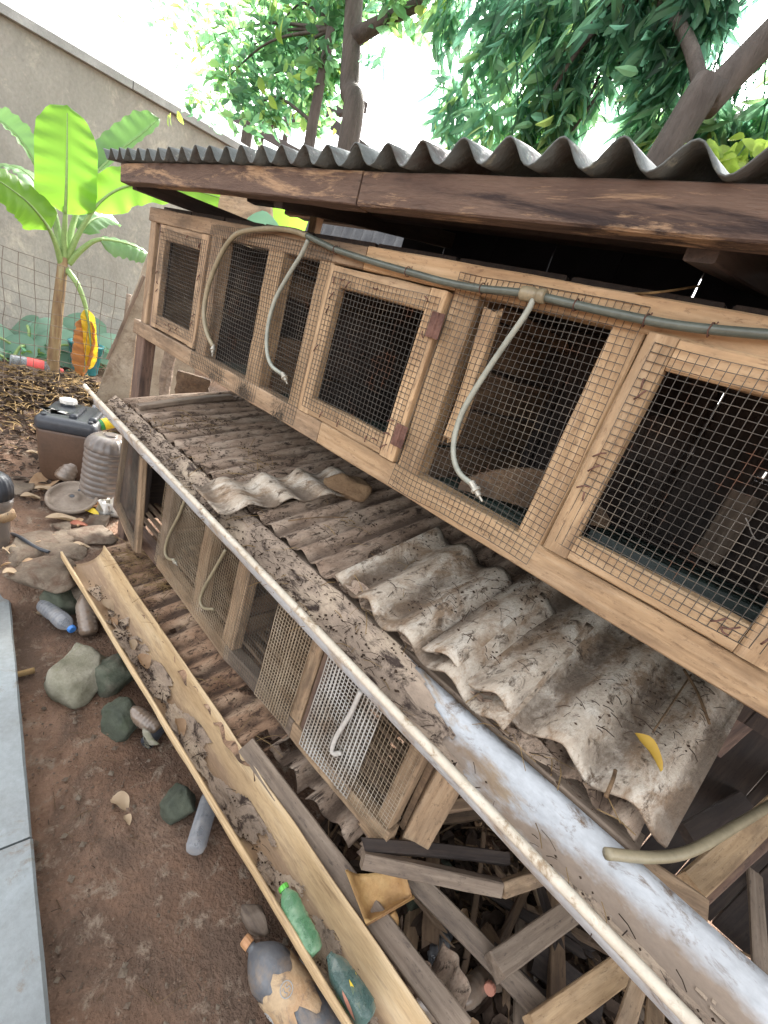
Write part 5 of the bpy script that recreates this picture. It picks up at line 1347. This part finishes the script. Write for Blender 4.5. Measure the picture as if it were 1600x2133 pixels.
# bottles lying in the half pipe
def g2pt(u, t, dz): return G2F[0].lerp(G2F[1], u).lerp(G2B[0].lerp(G2B[1], u), t) + Vector((0, 0, interp(pr2, t) + dz))
a, b = P(655, 1990, 'z', 0.195), P(592, 1852, 'z', 0.205)
bottle('plastic_bottle', 'empty green bottle with a bright green cap lying in the half pipe gutter', a, b - a, (b - a).length * 1.06, 0.026, M['green_bottle'], M['green_cap'], None, 6, dent=0.003, shoulder=0.72, capr=0.46)
def teal_mark(lo, Mw, r, z0, z1):
    for k, (a0, col) in enumerate(((0.2, 'pink_cap'), (1.0, 'label_yellow'), (-0.5, 'green_cap'), (1.8, 'label_yellow'), (2.6, 'pink_cap'), (3.4, 'green_cap'), (-1.3, 'label_yellow'))):
        mb = MB()
        for j in range(9):
            zz = z0 + (z1 - z0) * (0.1 + 0.8 * j / 8); w = 0.16 * math.sin(math.pi * (j + 0.3) / 8.6)
            for s in (-1, 1): mb.v.append((r * math.cos(a0 + s * w + 0.05 * j), r * math.sin(a0 + s * w + 0.05 * j), zz))
        mb.f = [(2 * j, 2 * j + 1, 2 * j + 3, 2 * j + 2) for j in range(8)]; mb.m = [0] * 8
        build('label_print', mb, M[col], lo, Mw)
a, b = P(770, 2125, 'z', 0.185), P(683, 1985, 'z', 0.195)
bottle('plastic_bottle', 'crushed teal bottle with a leafy label lying in the half pipe below the green bottle', a, b - a, (b - a).length * 1.05, 0.028, M['teal_bottle'], M['green_cap'], None, 8, M['teal_bottle'], (0.1, 0.55), cap_on=False, dent=0.003, mark=teal_mark)
# big grey bottle
a, b = P(690, 2175, 'z', 0.06), P(508, 1955, 'z', 0.075)
def big_mark(lo, Mw, r, z0, z1):
    def arc(name, pts):
        mb = MB(); tube_geo(mb, [Vector((r * math.cos(an), r * math.sin(an), zz)) for an, zz in pts], 0.0012, 5); build(name, mb, M['label_mark'], lo, Mw)
    for a0 in (1.2, -1.9, 2.9, -0.3):
        zc = (z0 + z1) / 2 + 0.01
        arc('ring_print', [(a0 + 0.26 * math.cos(k * 0.45), zc + 0.014 * math.sin(k * 0.45)) for k in range(15)])
        arc('numeral_print', [(a0 - 0.16, zc + 0.006), (a0 - 0.06, zc + 0.007), (a0 - 0.11, zc), (a0 - 0.06, zc - 0.006), (a0 - 0.16, zc - 0.007)])
        arc('numeral_print', [(a0 + 0.14, zc + 0.006), (a0 + 0.03, zc + 0.006), (a0 + 0.03, zc + 0.001), (a0 + 0.14, zc - 0.001), (a0 + 0.12, zc - 0.007), (a0 + 0.02, zc - 0.006)])
bottle('large_bottle', 'large muddy grey bottle with an orange cap and peeling label lying on the soil', a, b - a, (b - a).length, 0.054, M['grey_bottle'], M['orange_cap'], None, 0, M['label_orange'], (0.30, 0.60), shoulder=0.66, waist=0.16, capr=0.24, mark=big_mark, torn=0.05)
tag(rock('wood_chunk', P(535, 1915, 'z', 0.05), (0.05, 0.028, 0.03), M['grey_wood'], 51, 0, None, 0.3), 'pale knobbly chunk of wood behind the large grey bottle', 'wood chunk')

def dry_leaf(px, py, L, w, mat, label, ang, cat='dry leaf', curl=0.3, fold=0.4, lift=0.008):
    p = on_ground(px, py) + Vector((0, 0, lift)); d = Vector((math.cos(ang), math.sin(ang), 0.05))
    mb = MB(); leaf_geo(mb, p - d * L / 2, d, (rnd.uniform(-.3, .3), rnd.uniform(-.3, .3), 1), L, w, curl, fold, 8, 0, 0.08)
    return tag(build('fallen_leaf', mb, M[mat], None, None, True), label, cat, 'fallen leaves on the soil path')
dry_leaf(250, 1675, 0.058, 0.05, 'dry_leaf_pale', 'largest pale tan leaf alone on the bare soil', 0.6)
dry_leaf(265, 1710, 0.03, 0.022, 'dry_leaf_pale', 'tiny pale leaf just below the largest tan leaf', 0.2)
dry_leaf(92, 1008, 0.19, 0.11, 'dry_leaf', 'big brown curled leaf beside the jerrycan', -1.0)
dry_leaf(100, 1022, 0.12, 0.05, 'dry_leaf_pale', 'narrow tan leaf tucked under the big brown curled leaf', 1.2)
dry_leaf(65, 1036, 0.09, 0.045, 'dry_leaf_pale', 'tan leaf left of the beige disc', 1.5)
dry_leaf(140, 1082, 0.18, 0.06, 'dry_leaf_pale', 'long tan leaf in front of the beige disc', 1.3)
dry_leaf(165, 1094, 0.09, 0.04, 'dry_leaf_red', 'reddish leaf on the stones under the beige disc', 1.4)
dry_leaf(92, 1142, 0.10, 0.035, 'dry_leaf_pale', 'pale folded leaf on the step stones', 1.0)
dry_leaf(98, 1135, 0.06, 0.03, 'dry_leaf_red', 'small red leaf against the pale folded leaf on the stones', 1.0)
dry_leaf(20, 1150, 0.06, 0.05, 'dry_leaf_pale', 'pale leaf at the foot of the black jug', 0.4)
dry_leaf(22, 1195, 0.05, 0.04, 'dry_leaf_pale', 'pale leaf on the edge of the nearest step stone', 1.4)
dry_leaf(170, 1138, 0.09, 0.035, 'dry_leaf_pale', 'tan leaf behind the mouth of the half pipe gutter', 1.2)
dry_leaf(80, 1280, 0.04, 0.035, 'dry_leaf_pale', 'tan crumpled leaf beside the blue capped bottle', 0.8)
dry_leaf(170, 1455, 0.045, 0.03, 'dry_leaf_red', 'orange brown leaf in front of the big pale stone', 1.2)
dry_leaf(72, 945, 0.08, 0.035, 'dry_leaf_pale', 'tan leaf left of the jerrycan foot', 1.2)
# leaves on the sheets and gutters
def rest_leaf(p, d, L, w, mat, label, nrm=(0, -0.2, 1), curl=0.2, fold=0.5, name='fallen_leaf'):
    mb = MB(); leaf_geo(mb, p, d, nrm, L, w, curl, fold, 8, 0, 0.08)
    return tag(build(name, mb, M[mat], None, None, True), label, 'dry leaf')
p, q = on_tray(1322, 1528, 0.085), on_tray(1385, 1598, 0.085)
rest_leaf(p, q - p, (q - p).length, 0.026, 'mustard_leaf', 'mustard yellow curled leaf on the largest wavy sheet')
for (px, py, u, tt, L, w, m, lab) in ((0, 0, 0.155, 0.40, 0.07, 0.035, 'dry_leaf_pale', 'pale curled leaf near the far end of the half pipe gutter'), (0, 0, 0.215, 0.36, 0.06, 0.022, 'dry_leaf', 'orange brown rolled leaf in the half pipe gutter'),
                                  (0, 0, 0.335, 0.42, 0.075, 0.045, 'dry_leaf', 'grey brown leaf lying across the half pipe gutter'), (0, 0, 0.50, 0.40, 0.07, 0.035, 'dry_leaf', 'dark brown leaf in the middle of the half pipe gutter'), (0, 0, 0.29, 0.45, 0.05, 0.03, 'dry_leaf_pale', 'small tan leaf among the crumbs in the half pipe gutter')):
    rest_leaf(g2pt(u, tt, 0.014), (G2F[1] - G2F[0]).normalized() + Vector((0, rnd.uniform(-.3, .3), 0.02)), L, w, m, lab, (0, rnd.uniform(-.3, .3), 1))
for k, (u, L) in enumerate(((0.05, 0.08), (0.12, 0.05))):
    pass
for (x1, y1, x2, y2, r, lab) in ((1425, 1395, 1478, 1508, 0.0028, 'brown twig lying down the big wavy sheet below the cage rail'), (1440, 1405, 1360, 1525, 0.0018, 'thin yellow stalk leading to the mustard leaf'), (1262, 1660, 1282, 1605, 0.0032, 'short dark stick on the big wavy sheet'), (600, 1085, 725, 1078, 0.0016, 'yellow bent straw on the tray beside the broken offcut')):
    a, b = on_tray(x1, y1, 0.075), on_tray(x2, y2, 0.075)
    tag(tube('twig', [a, a.lerp(b, 0.5) + Vector((0, 0, 0.006)), b], r, M['twig'], None, 6, 5), lab, 'twig')
a, b = P(1370, 609, 'y', -0.01), P(1456, 596, 'y', 0.10)
tag(tube('twig', [P(1300, 612, 'y', 0.02), a, b], 0.002, M['straw'], None, 5, 5), 'dry stalk lying on top of the upper cages at the right', 'twig')
a, b = on_ground(30, 1412), on_ground(72, 1402)
tag(tube('stick', [a + Vector((0, 0, .012)), b + Vector((0, 0, .014))], 0.011, M['straw'], None, 8, 3), 'stubby pale stick beside the paving', 'stick')
scatter('fallen_leaves', 60, lambda: (lambda p: Vector((p[0], p[1], ground_z(*p) + 0.012)))((rnd.uniform(-4.2, -1.9), rnd.uniform(-0.75, 0.1))), M['dry_leaf'], None, 0.02, 0.05, kindshape='leaf')
def path_pt():
    x, y = rnd.uniform(-4.2, 0.0), rnd.uniform(-0.62, -0.02)
    if fbm((x * 2.5, y * 2.5, 9), 1.0, 3) < -0.1: return None
    return Vector((x, y, ground_z(x, y) + 0.003))
scatter('pebbles', 2600, path_pt, M['pebble'], None, 0.003, 0.011, kindshape='crumb')
scatter('pebbles', 5000, path_pt, M['soil'], None, 0.003, 0.008, kindshape='crumb')
scatter('twig_litter', 500, path_pt, M['litter_dark'], None, 0.006, 0.02, 0.0008, 0.1)
scatter('pebbles', 500, path_pt, M['rock'], None, 0.006, 0.022, kindshape='crumb')
scatter('twig_litter', 260, path_pt, M['twig'], None, 0.02, 0.07, 0.0008, 0.1)
def mound():
    x, y = rnd.gauss(-4.15, 0.35), rnd.uniform(-0.6, 0.55)
    return Vector((x, y, ground_z(x, y) + rnd.uniform(0.0, 0.03)))
scatter('mulch', 2600, mound, M['straw'], None, 0.03, 0.12, 0.0026, 0.4)
scatter('mulch', 2200, mound, M['litter_dark'], None, 0.03, 0.09, kindshape='leaf')
scatter('mulch', 600, lambda: (lambda p: Vector((p[0], p[1], ground_z(*p) + 0.006)))((rnd.uniform(-3.9, -2.6), rnd.uniform(-0.5, 0.1))), M['litter_dark'], None, 0.01, 0.05, kindshape='leaf')

# ------------------------------------------------------------------ collapsed timber and rubbish right of the lower tier
def plank(name, label, a, b, w, t, nrm, mat, cat='plank', **k):
    return tag(board(name, a, b, w, t, nrm, M[mat], None, **k), label, cat)
S = P(755, 1790, 'z', 0.33); E1 = P(1042, 1850, 'z', 0.31); E2 = P(1210, 1800, 'z', 0.30)
plank('batten', 'grey brown batten with nail holes lying level under the white gutter', S, E1, 0.036, 0.03, (0.1, -0.8, 0.5), 'grey_wood', 'batten')
plank('batten', 'short pale batten jointed at an angle to the nail holed batten', E1 + Vector((0.004, 0, 0)), E2, 0.036, 0.028, (0.1, -0.8, 0.5), 'pine_old', 'batten')
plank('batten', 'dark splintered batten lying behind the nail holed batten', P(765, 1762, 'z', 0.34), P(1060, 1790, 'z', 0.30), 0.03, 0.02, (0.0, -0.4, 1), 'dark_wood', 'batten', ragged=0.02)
plank('beam', 'muddy beam running under the battens towards the bottom edge', P(800, 1770, 'z', 0.22), P(1190, 2170, 'z', 0.16), 0.05, 0.05, (0.1, -0.6, 1), 'grey_wood', 'beam')
plank('beam', 'grey crusted beam end butting on the muddy beam', P(1030, 2015, 'z', 0.225), P(1260, 1850, 'z', 0.27), 0.055, 0.05, (0, -0.5, 1), 'grey_wood', 'beam', ragged=0.01)
plank('beam', 'clean pale beam slanting up from the bottom edge under the white gutter', P(1110, 2150, 'z', 0.21), P(1420, 1930, 'z', 0.26), 0.055, 0.04, (0, -0.5, 1), 'pine', 'beam')
plank('beam', 'broad pale beam at the right edge rising past the yellowish hose', P(1435, 1850, 'z', 0.55), P(1680, 1620, 'z', 0.66), 0.055, 0.05, (0, -0.6, 1), 'pine', 'beam')
plank('plank', 'reddish split plank alongside the broad pale beam', P(1440, 1890, 'z', 0.52), P(1660, 1690, 'z', 0.60), 0.03, 0.03, (0, -0.6, 1), 'red_wood')
plank('plank', 'short brown plank ending beside the white gutter at the right', P(1255, 1770, 'z', 0.80), P(1462, 1905, 'z', 0.78), 0.05, 0.03, (0.2, -0.6, 1), 'pine_old')
plank('plank', 'brown plank sloping behind the right edge of the wavy sheet', P(1480, 1560, 'z', 0.75), P(1620, 1440, 'z', 0.95), 0.05, 0.03, (0.2, -0.6, 1), 'red_wood')
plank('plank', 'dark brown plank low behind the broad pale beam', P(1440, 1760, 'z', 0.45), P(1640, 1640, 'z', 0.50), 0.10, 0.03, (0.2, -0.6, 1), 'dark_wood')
plank('plank', 'grey upright slab at the far right edge', P(1585, 1480, 'z', 0.70), P(1605, 1640, 'z', 0.40), 0.05, 0.02, (0, -1, 0.3), 'grey_wood')
plank('plank', 'long grey slat leaning at the bottom right among the rubbish', P(1570, 1800, 'z', 0.30), P(1590, 2110, 'z', 0.15), 0.04, 0.02, (0, -0.6, 1), 'grey_wood')
plank('beam', 'brown beam behind the lower tier corner', P(760, 1700, 'z', 0.30), P(840, 1800, 'z', 0.26), 0.05, 0.05, (0, -0.6, 1), 'pine_old', 'beam')
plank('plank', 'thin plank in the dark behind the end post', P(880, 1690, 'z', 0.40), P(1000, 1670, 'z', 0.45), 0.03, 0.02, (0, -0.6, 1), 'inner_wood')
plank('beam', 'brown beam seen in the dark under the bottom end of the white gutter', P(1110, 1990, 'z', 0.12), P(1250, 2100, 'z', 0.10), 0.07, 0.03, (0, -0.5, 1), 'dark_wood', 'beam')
# amber bent tin
c0, c1, c2, c3 = P(722, 1812, 'z', 0.25), P(842, 1805, 'z', 0.27), P(862, 1868, 'z', 0.22), P(765, 1925, 'z', 0.20)
t = thing('bent_tin', 'amber stained bent tin scoop wedged against the tray beam', 'tin', c3)
mb = MB(); n = 10
for j in range(n + 1):
    for i in range(n + 1):
        u, v = i / n, j / n
        p = (c0 * (1 - u) + c1 * u) * (1 - v) + (c3 * (1 - u) + c2 * u) * v
        e = min(u, 1 - u, 1 - v) ; lift = 0.030 * (1 - sstep(0.0, 0.18, e))
        mb.v.append(tuple(p + Vector((0, -0.3, 1)) * (lift + 0.004 * fbm((u * 4, v * 4, 0), 1, 2)) - Vector((0, 0, 0.02))))
for j in range(n):
    for i in range(n):
        a = j * (n + 1) + i; mb.f.append((a, a + 1, a + n + 2, a + n + 1))
mb.m = [0] * len(mb.f)
solid(build('pan', mb, M['amber_tin'], t, None, True), 0.002)
tube('rolled_edge', [c0, c3, c2], 0.004, M['amber_tin'], t, 8, 0)
tube('broken_spout', [P(815, 1900, 'z', 0.20), P(822, 1918, 'z', 0.19), P(815, 1935, 'z', 0.185)], 0.012, M['amber_tin'], t, 10, 4)
# hanging rusted scraps of corrugated sheet
def rag(u, v, s): return fbm((u * 12 + s, v * 6, 2), 1.0, 4) > 0.30 + 0.9 * (1 - v / 0.3) if v > 0.15 else False
for (px, py, w, l, lab, ph) in ((835, 1905, 0.13, 0.17, 'rusty corrugated scrap hanging right of the amber tin', 0.0), (930, 1960, 0.10, 0.17, 'second rusty torn scrap hanging beside the muddy beam', 0.4)):
    p = P(px, py, 'z', 0.17)
    o = sheet('rusty_scrap', p, (1, -0.35, 0.1), (0.12, -0.35, -0.75), w, l, 0.06, 0.010, M['tray_rust'], None, 14, 10, 0.008, edge=0.03, thick=0.003, phase=ph, holes=lambda u, v, s: v > 0.10 and fbm((u * 16 + s, v * 9, 2), 1.0, 3) > 0.25)
    tag(o, lab, 'metal scrap')
# rubbish on the dark ground under the trays
for (px, py, d, r, L, cap, mat, lab) in ((945, 2098, (-0.15, -0.8, 0.25), 0.030, 0.2, 'pink_cap', 'brown_bottle', 'dark bottle with a salmon cap under the torn scraps'), (1018, 2062, (-0.1, -0.8, 0.3), 0.028, 0.2, 'pink_cap', 'brown_bottle', 'second dark bottle with a salmon cap half hidden behind the muddy beam'),
                                    (900, 2010, (0.1, -0.9, 0.5), 0.034, 0.2, None, 'clear_bottle', 'dusty capless bottle standing among the torn scraps'), (1500, 1900, (0.2, -0.6, -0.4), 0.03, 0.2, None, 'brown_bottle', 'brownish bottle base among the rubbish right of the white gutter'), (1140, 2000, (0.3, 0.6, 0.4), 0.03, 0.2, None, 'brown_bottle', 'dusty bottle wedged under the grey crusted beam'), (980, 2115, (0.8, 0.5, 0.1), 0.04, 0.22, None, 'brown_bottle', 'muddy bottle lying near the bottom edge under the muddy beam')):
    tip = P(px, py, 'z', 0.07); dd = Vector(d).normalized()
    bottle('plastic_bottle', lab, tip - dd * L, dd, L, r, M[mat], M[cap] if cap else M['pink_cap'], 'bottles in the rubbish under the trays', 4, cap_on=cap is not None, capr=0.5)
def rub():
    return Vector((rnd.uniform(-0.5, 1.3), rnd.uniform(-0.05, 0.9), rnd.uniform(0.0, 0.05)))
scatter('leaf_litter', 2600, rub, M['litter_dark'], None, 0.03, 0.10, kindshape='leaf')
scatter('leaf_litter', 260, rub, M['dry_leaf'], None, 0.03, 0.09, kindshape='leaf')
scatter('twig_litter', 500, rub, M['twig'], None, 0.05, 0.25, 0.003, 0.3)
for k in range(44):
    x, y = (rnd.uniform(0.15, 1.0), rnd.uniform(0.0, 0.8)) if k < 22 else (rnd.uniform(-0.30, 0.35), rnd.uniform(0.05, 0.65))
    a = rnd.uniform(-3.1, 3.1); L = rnd.uniform(0.12, 0.45); z = rnd.uniform(0.03, 0.22 if k < 22 else 0.10)
    tag(board('scrap_wood', (x, y, z), (x + L * math.cos(a), y + L * math.sin(a), z + rnd.uniform(-0.02, 0.14)), rnd.uniform(.015, .055), rnd.uniform(.008, .022), (rnd.uniform(-.5, .5), rnd.uniform(-.5, .5), 1), M[rnd.choice(['grey_wood', 'dark_wood', 'inner_wood', 'inner_wood', 'pine_old'])], None, ragged=0.03, taper=rnd.uniform(0.5, 1.0), bow=0.012), 'broken timber strip lying in the rubbish heap under and right of the white gutter', 'scrap wood', 'timber strips in the rubbish heap')
for k in range(16):
    x, y = rnd.uniform(-0.25, 0.9), rnd.uniform(0.02, 0.6)
    tag(rock('rubble', (x, y, 0.03), (rnd.uniform(.03, .06), rnd.uniform(.025, .05), rnd.uniform(.025, .05)), M[rnd.choice(['rock', 'moss', 'soil_block'])], 80 + k), 'dusty lump of rubble in the dark heap under and right of the white gutter', 'rubble', 'lumps of rubble in the heap')
